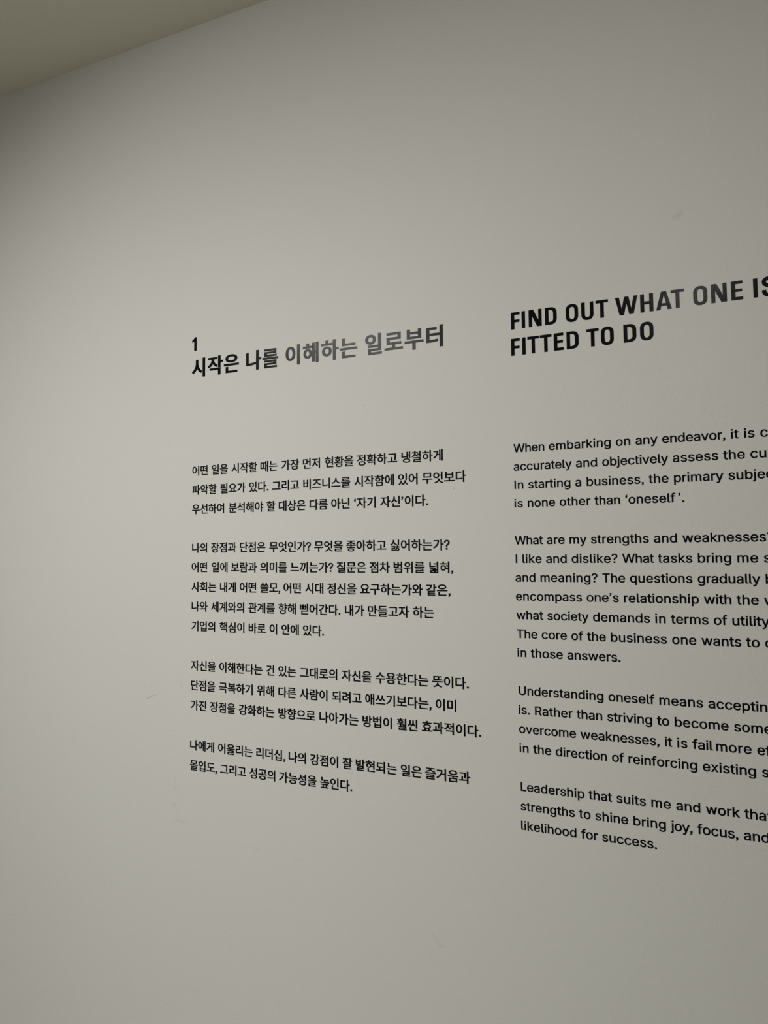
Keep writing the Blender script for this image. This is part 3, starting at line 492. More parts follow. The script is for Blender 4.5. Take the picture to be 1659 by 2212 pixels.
안:920:302 763 c -134 0 -236 -92 -236 -223 c 0 -130 102 -223 236 -223 c 135 0 236 93 236 223 c 0 131 -101 223 -236 223;302 691 c 89 0 156 -62 156 -151 c 0 -88 -67 -150 -156 -150 c -87 0 -155 62 -155 150 c 0 89 68 151 155 151;669 827 l 0 -666 l 83 0 l 0 322 l 133 0 l 0 69 l -133 0 l 0 275;189 229 l 0 -287 l 603 0 l 0 68 l -521 0 l 0 219
애:920:253 751 c -116 0 -192 -121 -192 -314 c 0 -194 76 -316 192 -316 c 118 0 194 122 194 316 c 0 193 -76 314 -194 314;253 674 c 72 0 117 -91 117 -237 c 0 -147 -45 -238 -117 -238 c -70 0 -115 91 -115 238 c 0 146 45 237 115 237;538 808 l 0 -840 l 79 0 l 0 432 l 122 0 l 0 -478 l 80 0 l 0 905 l -80 0 l 0 -358 l -122 0 l 0 339
야:920:290 757 c -133 0 -227 -123 -227 -315 c 0 -193 94 -316 227 -316 c 133 0 227 123 227 316 c 0 192 -94 315 -227 315;290 683 c 88 0 148 -95 148 -241 c 0 -147 -60 -242 -148 -242 c -87 0 -148 95 -148 242 c 0 146 61 241 148 241;662 827 l 0 -905 l 83 0 l 0 339 l 144 0 l 0 69 l -144 0 l 0 200 l 144 0 l 0 70 l -144 0 l 0 227
어:920:291 683 c 87 0 147 -95 147 -241 c 0 -147 -60 -242 -147 -242 c -86 0 -146 95 -146 242 c 0 146 60 241 146 241;712 827 l 0 -345 l -197 0 c -12 169 -101 275 -224 275 c -132 0 -225 -123 -225 -315 c 0 -193 93 -316 225 -316 c 126 0 216 112 224 289 l 197 0 l 0 -494 l 82 0 l 0 906
업:920:297 715 c 89 0 153 -57 153 -139 c 0 -82 -64 -140 -153 -140 c -90 0 -154 58 -154 140 c 0 82 64 139 154 139;215 296 l 0 -362 l 579 0 l 0 362 l -83 0 l 0 -113 l -414 0 l 0 113;297 117 l 414 0 l 0 -115 l -414 0;711 827 l 0 -216 l -185 0 c -17 104 -108 174 -229 174 c -136 0 -233 -86 -233 -209 c 0 -124 97 -210 233 -210 c 122 0 214 71 230 177 l 184 0 l 0 -202 l 83 0 l 0 486
엇:920:297 695 c 87 0 153 -62 153 -148 c 0 -87 -66 -148 -153 -148 c -89 0 -154 61 -154 148 c 0 86 65 148 154 148;297 765 c -134 0 -233 -89 -233 -218 c 0 -128 99 -219 233 -219 c 120 0 213 74 229 183 l 185 0 l 0 -304 l 83 0 l 0 620 l -83 0 l 0 -248 l -184 0 c -15 111 -108 186 -230 186;461 277 l 0 -35 c 0 -122 -144 -222 -303 -249 l 31 -66 c 137 25 260 97 314 199 c 53 -103 176 -174 313 -199 l 33 66 c -162 26 -303 124 -303 249 l 0 35
에:920:739 827 l 0 -905 l 80 0 l 0 905;253 674 c 72 0 117 -91 117 -237 c 0 -147 -45 -238 -117 -238 c -70 0 -115 91 -115 238 c 0 146 45 237 115 237;253 751 c -116 0 -192 -121 -192 -314 c 0 -194 76 -316 192 -316 c 112 0 186 109 193 286 l 113 0 l 0 -439 l 79 0 l 0 840 l -79 0 l 0 -333 l -113 0 c -9 171 -83 276 -193 276
여:920:291 683 c 87 0 147 -95 147 -241 c 0 -147 -60 -242 -147 -242 c -86 0 -146 95 -146 242 c 0 146 60 241 146 241;503 557 l 209 0 l 0 -218 l -206 0 c 7 31 10 66 10 103 c 0 42 -4 80 -13 115;712 827 l 0 -202 l -232 0 c -39 84 -106 132 -189 132 c -132 0 -225 -123 -225 -315 c 0 -193 93 -316 225 -316 c 87 0 157 53 195 145 l 226 0 l 0 -350 l 82 0 l 0 906
와:920:320 697 c 91 0 158 -57 158 -142 c 0 -84 -67 -142 -158 -142 c -92 0 -159 58 -159 142 c 0 85 67 142 159 142;52 118 c 158 -1 369 1 559 34 l -6 62 c -77 -10 -160 -17 -243 -21 l 0 153 c 116 15 197 96 197 209 c 0 126 -101 213 -239 213 c -140 0 -240 -87 -240 -213 c 0 -113 81 -194 199 -209 l 0 -156 l -240 -3;662 827 l 0 -905 l 82 0 l 0 462 l 144 0 l 0 70 l -144 0 l 0 373
요:920:458 704 c 145 0 249 -66 249 -167 c 0 -100 -104 -167 -249 -167 c -145 0 -248 67 -248 167 c 0 101 103 167 248 167;458 770 c -191 0 -328 -92 -328 -233 c 0 -81 46 -146 121 -186 l 0 -244 l -201 0 l 0 -69 l 820 0 l 0 69 l -202 0 l 0 245 c 74 40 119 104 119 185 c 0 141 -137 233 -329 233;333 107 l 0 213 c 38 -10 80 -15 125 -15 c 46 0 89 5 127 15 l 0 -213
용:920:458 244 c -194 0 -310 -57 -310 -159 c 0 -104 116 -161 310 -161 c 193 0 309 57 309 161 c 0 102 -116 159 -309 159;458 180 c 141 0 226 -35 226 -95 c 0 -62 -85 -97 -226 -97 c -142 0 -226 35 -226 97 c 0 60 84 95 226 95;458 745 c 144 0 233 -38 233 -103 c 0 -65 -89 -103 -233 -103 c -144 0 -233 38 -233 103 c 0 65 89 103 233 103;458 810 c -196 0 -318 -62 -318 -168 c 0 -61 40 -107 111 -135 l 0 -127 l -201 0 l 0 -67 l 817 0 l 0 67 l -202 0 l 0 127 c 71 28 111 74 111 135 c 0 106 -122 168 -318 168;334 380 l 0 105 c 37 -7 78 -10 124 -10 c 46 0 88 3 125 10 l 0 -105
우:920:457 791 c -188 0 -316 -77 -316 -199 c 0 -121 128 -198 316 -198 c 189 0 317 77 317 198 c 0 122 -128 199 -317 199;457 724 c 139 0 232 -52 232 -132 c 0 -80 -93 -131 -232 -131 c -138 0 -231 51 -231 131 c 0 80 93 132 231 132;49 309 l 0 -69 l 367 0 l 0 -318 l 82 0 l 0 318 l 371 0 l 0 69
울:920:458 816 c -200 0 -318 -56 -318 -156 c 0 -101 118 -157 318 -157 c 200 0 318 56 318 157 c 0 100 -118 156 -318 156;458 753 c 148 0 233 -34 233 -93 c 0 -61 -85 -94 -233 -94 c -147 0 -232 33 -232 94 c 0 59 85 93 232 93;151 -3 l 0 -65 l 638 0 l 0 65 l -557 0 l 0 92 l 530 0 l 0 204 l -263 0 l 0 84 l 368 0 l 0 67 l -817 0 l 0 -67 l 366 0 l 0 -84 l -267 0 l 0 -63 l 532 0 l 0 -80 l -530 0
움:920:458 810 c -195 0 -318 -63 -318 -171 c 0 -106 123 -168 318 -168 c 196 0 318 62 318 168 c 0 108 -122 171 -318 171;458 745 c 143 0 233 -39 233 -106 c 0 -65 -90 -103 -233 -103 c -143 0 -233 38 -233 103 c 0 67 90 106 233 106;686 165 l 0 -163 l -455 0 l 0 163;50 402 l 0 -68 l 367 0 l 0 -102 l -267 0 l 0 -298 l 617 0 l 0 298 l -268 0 l 0 102 l 368 0 l 0 68
위:920:345 784 c -134 0 -230 -75 -230 -186 c 0 -110 96 -186 230 -186 c 135 0 231 76 231 186 c 0 111 -96 186 -231 186;345 716 c 89 0 152 -48 152 -118 c 0 -70 -63 -117 -152 -117 c -87 0 -150 47 -150 117 c 0 70 63 118 150 118;709 826 l 0 -904 l 82 0 l 0 904;59 266 c 74 0 160 1 250 5 l 0 -321 l 83 0 l 0 326 c 86 6 173 15 258 31 l -6 62 c -198 -30 -428 -33 -596 -33
으:920:458 769 c -187 0 -328 -99 -328 -249 c 0 -151 141 -250 328 -250 c 188 0 329 99 329 250 c 0 150 -141 249 -329 249;458 702 c 143 0 249 -74 249 -182 c 0 -109 -106 -182 -249 -182 c -142 0 -249 73 -249 182 c 0 108 107 182 249 182;50 111 l 0 -69 l 820 0 l 0 69
은:920:50 351 l 0 -67 l 817 0 l 0 67;458 796 c -194 0 -318 -67 -318 -180 c 0 -113 124 -181 318 -181 c 194 0 318 68 318 181 c 0 113 -124 180 -318 180;458 729 c 143 0 233 -43 233 -113 c 0 -71 -90 -113 -233 -113 c -142 0 -233 42 -233 113 c 0 70 91 113 233 113;155 204 l 0 -262 l 621 0 l 0 68 l -538 0 l 0 194
을:920:458 811 c -200 0 -318 -55 -318 -156 c 0 -101 118 -157 318 -157 c 200 0 318 56 318 157 c 0 101 -118 156 -318 156;458 749 c 148 0 233 -35 233 -94 c 0 -61 -85 -94 -233 -94 c -147 0 -232 33 -232 94 c 0 59 85 94 232 94;50 437 l 0 -67 l 817 0 l 0 67;151 -3 l 0 -65 l 638 0 l 0 65 l -557 0 l 0 92 l 530 0 l 0 204 l -613 0 l 0 -63 l 532 0 l 0 -80 l -530 0
의:920:343 761 c -141 0 -243 -87 -243 -213 c 0 -126 102 -213 243 -213 c 141 0 242 87 242 213 c 0 126 -101 213 -242 213;343 689 c 93 0 161 -57 161 -141 c 0 -84 -68 -141 -161 -141 c -93 0 -161 57 -161 141 c 0 84 68 141 161 141;704 827 l 0 -906 l 83 0 l 0 906;66 119 c 162 0 382 1 586 40 l -7 61 c -197 -30 -425 -31 -590 -31
이:920:707 827 l 0 -906 l 83 0 l 0 906;313 757 c -134 0 -230 -123 -230 -315 c 0 -193 96 -316 230 -316 c 133 0 229 123 229 316 c 0 192 -96 315 -229 315;313 683 c 88 0 149 -95 149 -241 c 0 -147 -61 -242 -149 -242 c -89 0 -150 95 -150 242 c 0 146 61 241 150 241
인:920:708 826 l 0 -660 l 83 0 l 0 660;306 763 c -134 0 -236 -92 -236 -222 c 0 -131 102 -223 236 -223 c 135 0 236 92 236 223 c 0 130 -101 222 -236 222;306 691 c 88 0 155 -62 155 -150 c 0 -89 -67 -150 -155 -150 c -88 0 -155 61 -155 150 c 0 88 67 150 155 150;210 233 l 0 -291 l 609 0 l 0 68 l -526 0 l 0 223
일:920:304 794 c -135 0 -234 -83 -234 -201 c 0 -118 99 -200 234 -200 c 135 0 233 82 233 200 c 0 118 -98 201 -233 201;304 725 c 88 0 153 -54 153 -132 c 0 -78 -65 -132 -153 -132 c -88 0 -153 54 -153 132 c 0 78 65 132 153 132;708 827 l 0 -463 l 83 0 l 0 463;209 1 l 0 -67 l 613 0 l 0 67 l -533 0 l 0 99 l 502 0 l 0 219 l -585 0 l 0 -66 l 503 0 l 0 -91 l -500 0
입:920:708 827 l 0 -486 l 83 0 l 0 486;209 296 l 0 -362 l 582 0 l 0 362 l -82 0 l 0 -109 l -419 0 l 0 109;290 121 l 419 0 l 0 -119 l -419 0;306 784 c -136 0 -236 -85 -236 -209 c 0 -123 100 -208 236 -208 c 137 0 236 85 236 208 c 0 124 -99 209 -236 209;306 714 c 90 0 155 -57 155 -139 c 0 -82 -65 -139 -155 -139 c -90 0 -155 57 -155 139 c 0 82 65 139 155 139
있:920:708 826 l 0 -516 l 83 0 l 0 516;306 774 c -136 0 -236 -86 -236 -212 c 0 -124 100 -210 236 -210 c 137 0 236 86 236 210 c 0 126 -99 212 -236 212;306 704 c 90 0 155 -58 155 -142 c 0 -83 -65 -141 -155 -141 c -90 0 -155 58 -155 141 c 0 84 65 142 155 142;610 270 l 0 -48 c 0 -70 -44 -161 -129 -214 c -84 49 -126 134 -126 214 l 0 48 l -80 0 l 0 -48 c 0 -87 -67 -184 -181 -226 l 41 -61 c 86 32 147 94 179 167 c 27 -75 82 -141 169 -175 c 83 35 138 104 166 178 c 31 -76 93 -138 182 -170 l 41 61 c -115 39 -181 132 -181 226 l 0 48
자:920:67 734 l 0 -69 l 206 0 l 0 -114 c 0 -154 -108 -325 -238 -389 l 49 -66 c 101 52 190 168 231 299 c 41 -121 125 -227 225 -277 l 47 66 c -130 63 -232 223 -232 367 l 0 114 l 200 0 l 0 69;662 827 l 0 -905 l 83 0 l 0 470 l 148 0 l 0 70 l -148 0 l 0 365
작:920:164 234 l 0 -68 l 505 0 l 0 -244 l 83 0 l 0 312;71 764 l 0 -68 l 202 0 l 0 -35 c 0 -129 -91 -246 -227 -294 l 44 -64 c 106 38 187 117 226 219 c 38 -92 115 -166 217 -202 l 42 65 c -133 46 -219 156 -219 276 l 0 35 l 199 0 l 0 68;669 827 l 0 -545 l 83 0 l 0 237 l 133 0 l 0 70 l -133 0 l 0 238
잘:920:70 776 l 0 -67 l 202 0 l 0 -25 c 0 -118 -93 -224 -230 -266 l 41 -65 c 110 34 194 109 232 206 c 40 -85 120 -152 224 -183 l 39 65 c -133 39 -223 137 -223 244 l 0 24 l 199 0 l 0 67;669 827 l 0 -466 l 83 0 l 0 201 l 133 0 l 0 68 l -133 0 l 0 197;180 -4 l 0 -65 l 604 0 l 0 65 l -523 0 l 0 104 l 491 0 l 0 218 l -574 0 l 0 -65 l 492 0 l 0 -92 l -490 0
장:920:464 257 c -185 0 -298 -61 -298 -166 c 0 -105 113 -167 298 -167 c 184 0 296 62 296 167 c 0 105 -112 166 -296 166;464 191 c 134 0 215 -37 215 -100 c 0 -64 -81 -101 -215 -101 c -134 0 -216 37 -216 101 c 0 63 82 100 216 100;71 760 l 0 -68 l 202 0 l 0 -36 c 0 -129 -91 -246 -227 -293 l 42 -66 c 108 39 190 119 228 222 c 39 -90 116 -160 219 -195 l 39 65 c -132 44 -218 150 -218 268 l 0 35 l 199 0 l 0 68;669 827 l 0 -545 l 83 0 l 0 246 l 133 0 l 0 69 l -133 0 l 0 230
저:920:517 498 l 0 -68 l 194 0 l 0 -509 l 83 0 l 0 906 l -83 0 l 0 -329;76 734 l 0 -68 l 203 0 l 0 -104 c 0 -161 -106 -332 -237 -396 l 50 -66 c 103 54 190 171 230 305 c 41 -126 125 -235 228 -286 l 49 66 c -131 61 -236 226 -236 377 l 0 104 l 204 0 l 0 68
적:920:190 237 l 0 -68 l 521 0 l 0 -247 l 83 0 l 0 315;79 765 l 0 -68 l 201 0 l 0 -36 c 0 -127 -93 -248 -227 -295 l 43 -66 c 107 39 189 122 228 225 c 38 -93 116 -168 217 -204 l 42 65 c -131 46 -219 159 -219 276 l 0 35 l 198 0 l 0 68;711 827 l 0 -236 l -177 0 l 0 -69 l 177 0 l 0 -236 l 83 0 l 0 541
점:920:207 253 l 0 -319 l 587 0 l 0 319;713 187 l 0 -185 l -424 0 l 0 185;711 827 l 0 -226 l -179 0 l 0 -69 l 179 0 l 0 -234 l 83 0 l 0 529;79 769 l 0 -68 l 201 0 l 0 -33 c 0 -128 -93 -249 -227 -296 l 43 -66 c 107 39 189 122 227 225 c 39 -93 117 -168 218 -205 l 42 66 c -131 47 -219 160 -219 276 l 0 33 l 198 0 l 0 68
정:920:496 260 c -187 0 -301 -62 -301 -169 c 0 -106 114 -168 301 -168 c 187 0 301 62 301 168 c 0 107 -114 169 -301 169;496 195 c 136 0 219 -38 219 -104 c 0 -65 -83 -103 -219 -103 c -136 0 -219 38 -219 103 c 0 66 83 104 219 104;711 827 l 0 -235 l -178 0 l 0 -69 l 178 0 l 0 -235 l 83 0 l 0 539;79 761 l 0 -68 l 201 0 l 0 -31 c 0 -129 -92 -251 -227 -300 l 43 -66 c 107 41 189 124 228 229 c 39 -92 116 -167 217 -204 l 42 66 c -131 46 -219 159 -219 276 l 0 30 l 198 0 l 0 68
좋:920:458 156 c -174 0 -271 -41 -271 -119 c 0 -79 97 -120 271 -120 c 174 0 272 41 272 120 c 0 78 -98 119 -272 119;458 98 c 120 0 187 -20 187 -61 c 0 -41 -67 -63 -187 -63 c -119 0 -187 22 -187 63 c 0 41 68 61 187 61;49 452 l 0 -68 l 820 0 l 0 68 l -370 0 l 0 106 l -82 0 l 0 -106;125 799 l 0 -65 l 279 0 c -10 -90 -155 -156 -311 -168 l 27 -63 c 152 15 291 73 339 167 c 48 -94 187 -152 338 -167 l 27 63 c -157 12 -301 78 -311 168 l 280 0 l 0 65;417 349 l 0 -84 l -291 0 l 0 -65 l 665 0 l 0 65 l -291 0 l 0 84
즈:920:50 111 l 0 -69 l 820 0 l 0 69;118 737 l 0 -68 l 298 0 l 0 -39 c 0 -144 -171 -270 -326 -296 l 34 -67 c 137 28 278 118 336 243 c 58 -123 200 -211 338 -239 l 34 66 c -158 26 -330 149 -330 293 l 0 39 l 298 0 l 0 68
즐:920:50 442 l 0 -67 l 817 0 l 0 67;151 -3 l 0 -65 l 638 0 l 0 65 l -557 0 l 0 90 l 530 0 l 0 206 l -613 0 l 0 -63 l 532 0 l 0 -82 l -530 0;125 792 l 0 -66 l 285 0 c -9 -92 -156 -161 -316 -175 l 27 -64 c 149 15 284 72 337 162 c 54 -90 190 -147 339 -162 l 27 64 c -161 14 -308 83 -317 175 l 286 0 l 0 66
진:920:708 826 l 0 -662 l 83 0 l 0 662;84 752 l 0 -68 l 207 0 l 0 -49 c 0 -128 -93 -246 -229 -294 l 43 -65 c 108 39 191 120 230 222 c 40 -94 122 -169 226 -204 l 42 65 c -134 44 -228 154 -228 276 l 0 49 l 204 0 l 0 68;210 226 l 0 -284 l 609 0 l 0 68 l -526 0 l 0 216
질:920:708 827 l 0 -469 l 82 0 l 0 469;209 -2 l 0 -66 l 613 0 l 0 66 l -533 0 l 0 99 l 502 0 l 0 217 l -585 0 l 0 -65 l 503 0 l 0 -91 l -500 0;84 776 l 0 -68 l 207 0 l 0 -9 c 0 -122 -93 -233 -229 -277 l 39 -66 c 110 36 195 115 234 215 c 40 -91 123 -162 229 -196 l 40 65 c -135 40 -229 144 -229 259 l 0 9 l 204 0 l 0 68
차:920:269 810 l 0 -140 l -203 0 l 0 -67 l 204 0 l 0 -69 c 0 -155 -96 -310 -229 -373 l 47 -64 c 103 50 185 154 224 278 c 38 -115 115 -213 213 -261 l 47 63 c -130 64 -221 212 -221 357 l 0 69 l 201 0 l 0 67 l -200 0 l 0 140;662 827 l 0 -905 l 83 0 l 0 464 l 148 0 l 0 70 l -148 0 l 0 371
철:920:276 831 l 0 -94 l -201 0 l 0 -67 l 201 0 l 0 -21 c 0 -106 -95 -197 -229 -233 l 37 -64 c 109 30 195 96 234 184 c 42 -80 127 -140 235 -167 l 36 64 c -133 31 -231 117 -231 216 l 0 21 l 200 0 l 0 67 l -199 0 l 0 94;711 827 l 0 -225 l -180 0 l 0 -67 l 180 0 l 0 -182 l 82 0 l 0 474;213 -2 l 0 -66 l 614 0 l 0 66 l -532 0 l 0 96 l 498 0 l 0 215 l -582 0 l 0 -65 l 500 0 l 0 -88 l -498 0
터:920:525 486 l 0 -68 l 187 0 l 0 -497 l 82 0 l 0 906 l -82 0 l 0 -341;92 744 l 0 -606 l 68 0 c 172 0 283 6 413 28 l -9 68 c -122 -22 -228 -27 -390 -27 l 0 216 l 296 0 l 0 67 l -296 0 l 0 186 l 336 0 l 0 68
파:920:49 146 c 159 0 373 3 562 34 l -5 61 c -45 -6 -92 -10 -139 -13 l 0 434 l 98 0 l 0 68 l -504 0 l 0 -68 l 97 0 l 0 -445 l -119 -1;239 662 l 148 0 l 0 -439 l -148 -5;662 827 l 0 -905 l 83 0 l 0 474 l 148 0 l 0 69 l -148 0 l 0 362
필:920:709 827 l 0 -469 l 83 0 l 0 469;205 -1 l 0 -67 l 620 0 l 0 67 l -538 0 l 0 98 l 505 0 l 0 217 l -589 0 l 0 -66 l 507 0 l 0 -90 l -505 0;75 389 c 158 0 369 7 548 34 l -4 60 c -42 -5 -87 -9 -133 -12 l 0 229 l 90 0 l 0 65 l -486 0 l 0 -65 l 89 0 l 0 -242 l -114 -1;259 700 l 147 0 l 0 -234 l -147 -6
하:920:316 540 c -128 0 -221 -86 -221 -208 c 0 -123 93 -208 221 -208 c 127 0 220 85 220 208 c 0 122 -93 208 -220 208;316 471 c 81 0 141 -58 141 -139 c 0 -82 -60 -139 -141 -139 c -82 0 -142 57 -142 139 c 0 81 60 139 142 139;663 827 l 0 -905 l 82 0 l 0 464 l 148 0 l 0 69 l -148 0 l 0 372;273 816 l 0 -134 l -228 0 l 0 -68 l 533 0 l 0 68 l -222 0 l 0 134
한:920:319 600 c -129 0 -217 -67 -217 -169 c 0 -102 88 -168 217 -168 c 128 0 216 66 216 168 c 0 102 -88 169 -216 169;319 535 c 82 0 137 -41 137 -104 c 0 -63 -55 -103 -137 -103 c -82 0 -137 40 -137 103 c 0 63 55 104 137 104;669 826 l 0 -678 l 83 0 l 0 312 l 133 0 l 0 69 l -133 0 l 0 297;278 826 l 0 -110 l -226 0 l 0 -67 l 534 0 l 0 67 l -225 0 l 0 110;189 202 l 0 -260 l 603 0 l 0 68 l -521 0 l 0 192
할:920:319 640 c -131 0 -217 -57 -217 -148 c 0 -92 86 -148 217 -148 c 131 0 216 56 216 148 c 0 91 -85 148 -216 148;319 579 c 83 0 137 -34 137 -87 c 0 -54 -54 -87 -137 -87 c -83 0 -137 33 -137 87 c 0 53 54 87 137 87;669 830 l 0 -500 l 83 0 l 0 213 l 134 0 l 0 69 l -134 0 l 0 218;180 -4 l 0 -64 l 604 0 l 0 64 l -523 0 l 0 86 l 491 0 l 0 202 l -574 0 l 0 -62 l 492 0 l 0 -80 l -490 0;278 836 l 0 -91 l -226 0 l 0 -65 l 534 0 l 0 65 l -225 0 l 0 91
함:920:184 231 l 0 -297 l 568 0 l 0 297;670 164 l 0 -162 l -405 0 l 0 162;319 619 c -130 0 -217 -64 -217 -161 c 0 -98 87 -161 217 -161 c 129 0 216 63 216 161 c 0 97 -87 161 -216 161;319 555 c 82 0 137 -38 137 -97 c 0 -60 -55 -98 -137 -98 c -82 0 -137 38 -137 98 c 0 59 55 97 137 97;669 827 l 0 -545 l 83 0 l 0 235 l 133 0 l 0 70 l -133 0 l 0 240;278 834 l 0 -103 l -226 0 l 0 -67 l 534 0 l 0 67 l -225 0 l 0 103
해:920:273 544 c -112 0 -194 -85 -194 -206 c 0 -122 82 -207 194 -207 c 113 0 194 85 194 207 c 0 121 -81 206 -194 206;273 474 c 70 0 120 -57 120 -136 c 0 -80 -50 -136 -120 -136 c -70 0 -120 56 -120 136 c 0 79 50 136 120 136;232 800 l 0 -128 l -184 0 l 0 -68 l 449 0 l 0 68 l -183 0 l 0 128;542 806 l 0 -840 l 78 0 l 0 412 l 116 0 l 0 -456 l 79 0 l 0 905 l -79 0 l 0 -381 l -116 0 l 0 360
핵:920:275 609 c -113 0 -192 -64 -192 -160 c 0 -95 79 -159 192 -159 c 114 0 193 64 193 159 c 0 96 -79 160 -193 160;275 546 c 70 0 118 -38 118 -97 c 0 -58 -48 -96 -118 -96 c -70 0 -118 38 -118 96 c 0 59 48 97 118 97;206 211 l 0 -68 l 524 0 l 0 -221 l 82 0 l 0 289;234 822 l 0 -101 l -189 0 l 0 -66 l 458 0 l 0 66 l -187 0 l 0 101;541 811 l 0 -541 l 79 0 l 0 235 l 113 0 l 0 -242 l 79 0 l 0 563 l -79 0 l 0 -253 l -113 0 l 0 238
향:920:468 237 c -183 0 -295 -58 -295 -157 c 0 -98 112 -156 295 -156 c 182 0 294 58 294 156 c 0 99 -112 157 -294 157;468 172 c 132 0 212 -33 212 -92 c 0 -58 -80 -92 -212 -92 c -133 0 -213 34 -213 92 c 0 59 80 92 213 92;319 613 c -130 0 -217 -63 -217 -160 c 0 -97 87 -159 217 -159 c 129 0 216 62 216 159 c 0 97 -87 160 -216 160;319 550 c 82 0 137 -38 137 -97 c 0 -59 -55 -96 -137 -96 c -82 0 -137 37 -137 96 c 0 59 55 97 137 97;669 827 l 0 -583 l 83 0 l 0 165 l 131 0 l 0 69 l -131 0 l 0 124 l 131 0 l 0 69 l -131 0 l 0 156;278 834 l 0 -109 l -226 0 l 0 -66 l 534 0 l 0 66 l -225 0 l 0 109
혀:920:317 540 c -122 0 -210 -86 -210 -208 c 0 -122 88 -208 210 -208 c 121 0 210 86 210 208 c 0 122 -89 208 -210 208;317 469 c 78 0 135 -57 135 -137 c 0 -81 -57 -137 -135 -137 c -78 0 -135 56 -135 137 c 0 80 57 137 135 137;275 817 l 0 -135 l -225 0 l 0 -68 l 529 0 l 0 68 l -220 0 l 0 135;563 301 l 0 -68 l 149 0 l 0 -311 l 82 0 l 0 905 l -82 0 l 0 -301 l -150 0 l 0 -69 l 150 0 l 0 -156
현:920:307 600 c -120 0 -204 -70 -204 -173 c 0 -103 84 -173 204 -173 c 121 0 205 70 205 173 c 0 103 -84 173 -205 173;307 534 c 75 0 127 -43 127 -107 c 0 -65 -52 -108 -127 -108 c -75 0 -126 43 -126 108 c 0 64 51 107 126 107;558 396 l 0 -67 l 153 0 l 0 -193 l 83 0 l 0 690 l -83 0 l 0 -240 l -153 0 l 0 -68 l 153 0 l 0 -122;267 827 l 0 -111 l -216 0 l 0 -67 l 507 0 l 0 67 l -209 0 l 0 111;213 196 l 0 -254 l 602 0 l 0 68 l -519 0 l 0 186
화:920:326 533 c 80 0 134 -41 134 -103 c 0 -62 -54 -102 -134 -102 c -81 0 -135 40 -135 102 c 0 62 54 103 135 103;326 598 c -127 0 -213 -67 -213 -168 c 0 -89 67 -151 171 -164 l 0 -99 c -88 -3 -173 -3 -245 -3 l 13 -70 c 157 0 369 2 564 37 l -6 61 c -77 -11 -160 -18 -243 -22 l 0 96 c 103 12 172 74 172 164 c 0 101 -87 168 -213 168;664 827 l 0 -905 l 83 0 l 0 451 l 141 0 l 0 70 l -141 0 l 0 384;284 825 l 0 -108 l -229 0 l 0 -67 l 540 0 l 0 67 l -228 0 l 0 108
확:920:156 174 l 0 -66 l 512 0 l 0 -186 l 83 0 l 0 252;327 590 c 81 0 132 -28 132 -76 c 0 -46 -51 -77 -132 -77 c -81 0 -132 31 -132 77 c 0 48 51 76 132 76;327 648 c -127 0 -211 -51 -211 -134 c 0 -74 67 -122 171 -132 l 0 -66 c -87 -3 -170 -3 -242 -3 l 10 -67 c 158 0 372 1 565 36 l -6 59 c -78 -11 -162 -18 -245 -22 l 0 63 c 103 10 169 59 169 132 c 0 83 -84 134 -211 134;668 826 l 0 -606 l 83 0 l 0 264 l 132 0 l 0 69 l -132 0 l 0 273;287 834 l 0 -89 l -219 0 l 0 -63 l 519 0 l 0 63 l -218 0 l 0 89
황:920:461 202 c -188 0 -296 -50 -296 -140 c 0 -90 108 -139 296 -139 c 187 0 296 49 296 139 c 0 90 -109 140 -296 140;461 140 c 136 0 212 -28 212 -78 c 0 -49 -76 -77 -212 -77 c -137 0 -213 28 -213 77 c 0 50 76 78 213 78;327 592 c 81 0 132 -28 132 -71 c 0 -45 -51 -72 -132 -72 c -81 0 -132 27 -132 72 c 0 43 51 71 132 71;668 826 l 0 -613 l 83 0 l 0 272 l 132 0 l 0 69 l -132 0 l 0 272;327 649 c -128 0 -211 -48 -211 -128 c 0 -71 66 -118 171 -127 l 0 -72 c -87 -3 -170 -3 -242 -3 l 10 -66 c 159 0 373 3 565 37 l -6 58 c -78 -11 -162 -18 -245 -22 l 0 68 c 104 10 169 56 169 127 c 0 80 -83 128 -211 128;287 834 l 0 -85 l -219 0 l 0 -63 l 519 0 l 0 63 l -218 0 l 0 85
회:920:704 827 l 0 -905 l 83 0 l 0 905;348 533 c 83 0 139 -41 139 -103 c 0 -62 -56 -102 -139 -102 c -81 0 -138 40 -138 102 c 0 62 57 103 138 103;348 598 c -129 0 -216 -67 -216 -168 c 0 -90 69 -152 176 -165 l 0 -97 c -90 -3 -177 -4 -253 -4 l 12 -70 c 166 0 385 3 585 36 l -6 62 c -82 -11 -169 -17 -255 -21 l 0 95 c 106 13 175 75 175 164 c 0 101 -88 168 -218 168;308 826 l 0 -110 l -234 0 l 0 -67 l 549 0 l 0 67 l -232 0 l 0 110
효:920:458 502 c 131 0 212 -39 212 -105 c 0 -65 -81 -104 -212 -104 c -132 0 -212 39 -212 104 c 0 66 80 105 212 105;458 567 c -183 0 -296 -63 -296 -170 c 0 -61 37 -108 103 -136 l 0 -167 l -215 0 l 0 -68 l 820 0 l 0 68 l -219 0 l 0 167 c 66 28 103 75 103 136 c 0 107 -113 170 -296 170;348 94 l 0 143 c 33 -6 70 -9 110 -9 c 41 0 78 3 111 9 l 0 -143;417 812 l 0 -119 l -327 0 l 0 -68 l 735 0 l 0 68 l -326 0 l 0 119
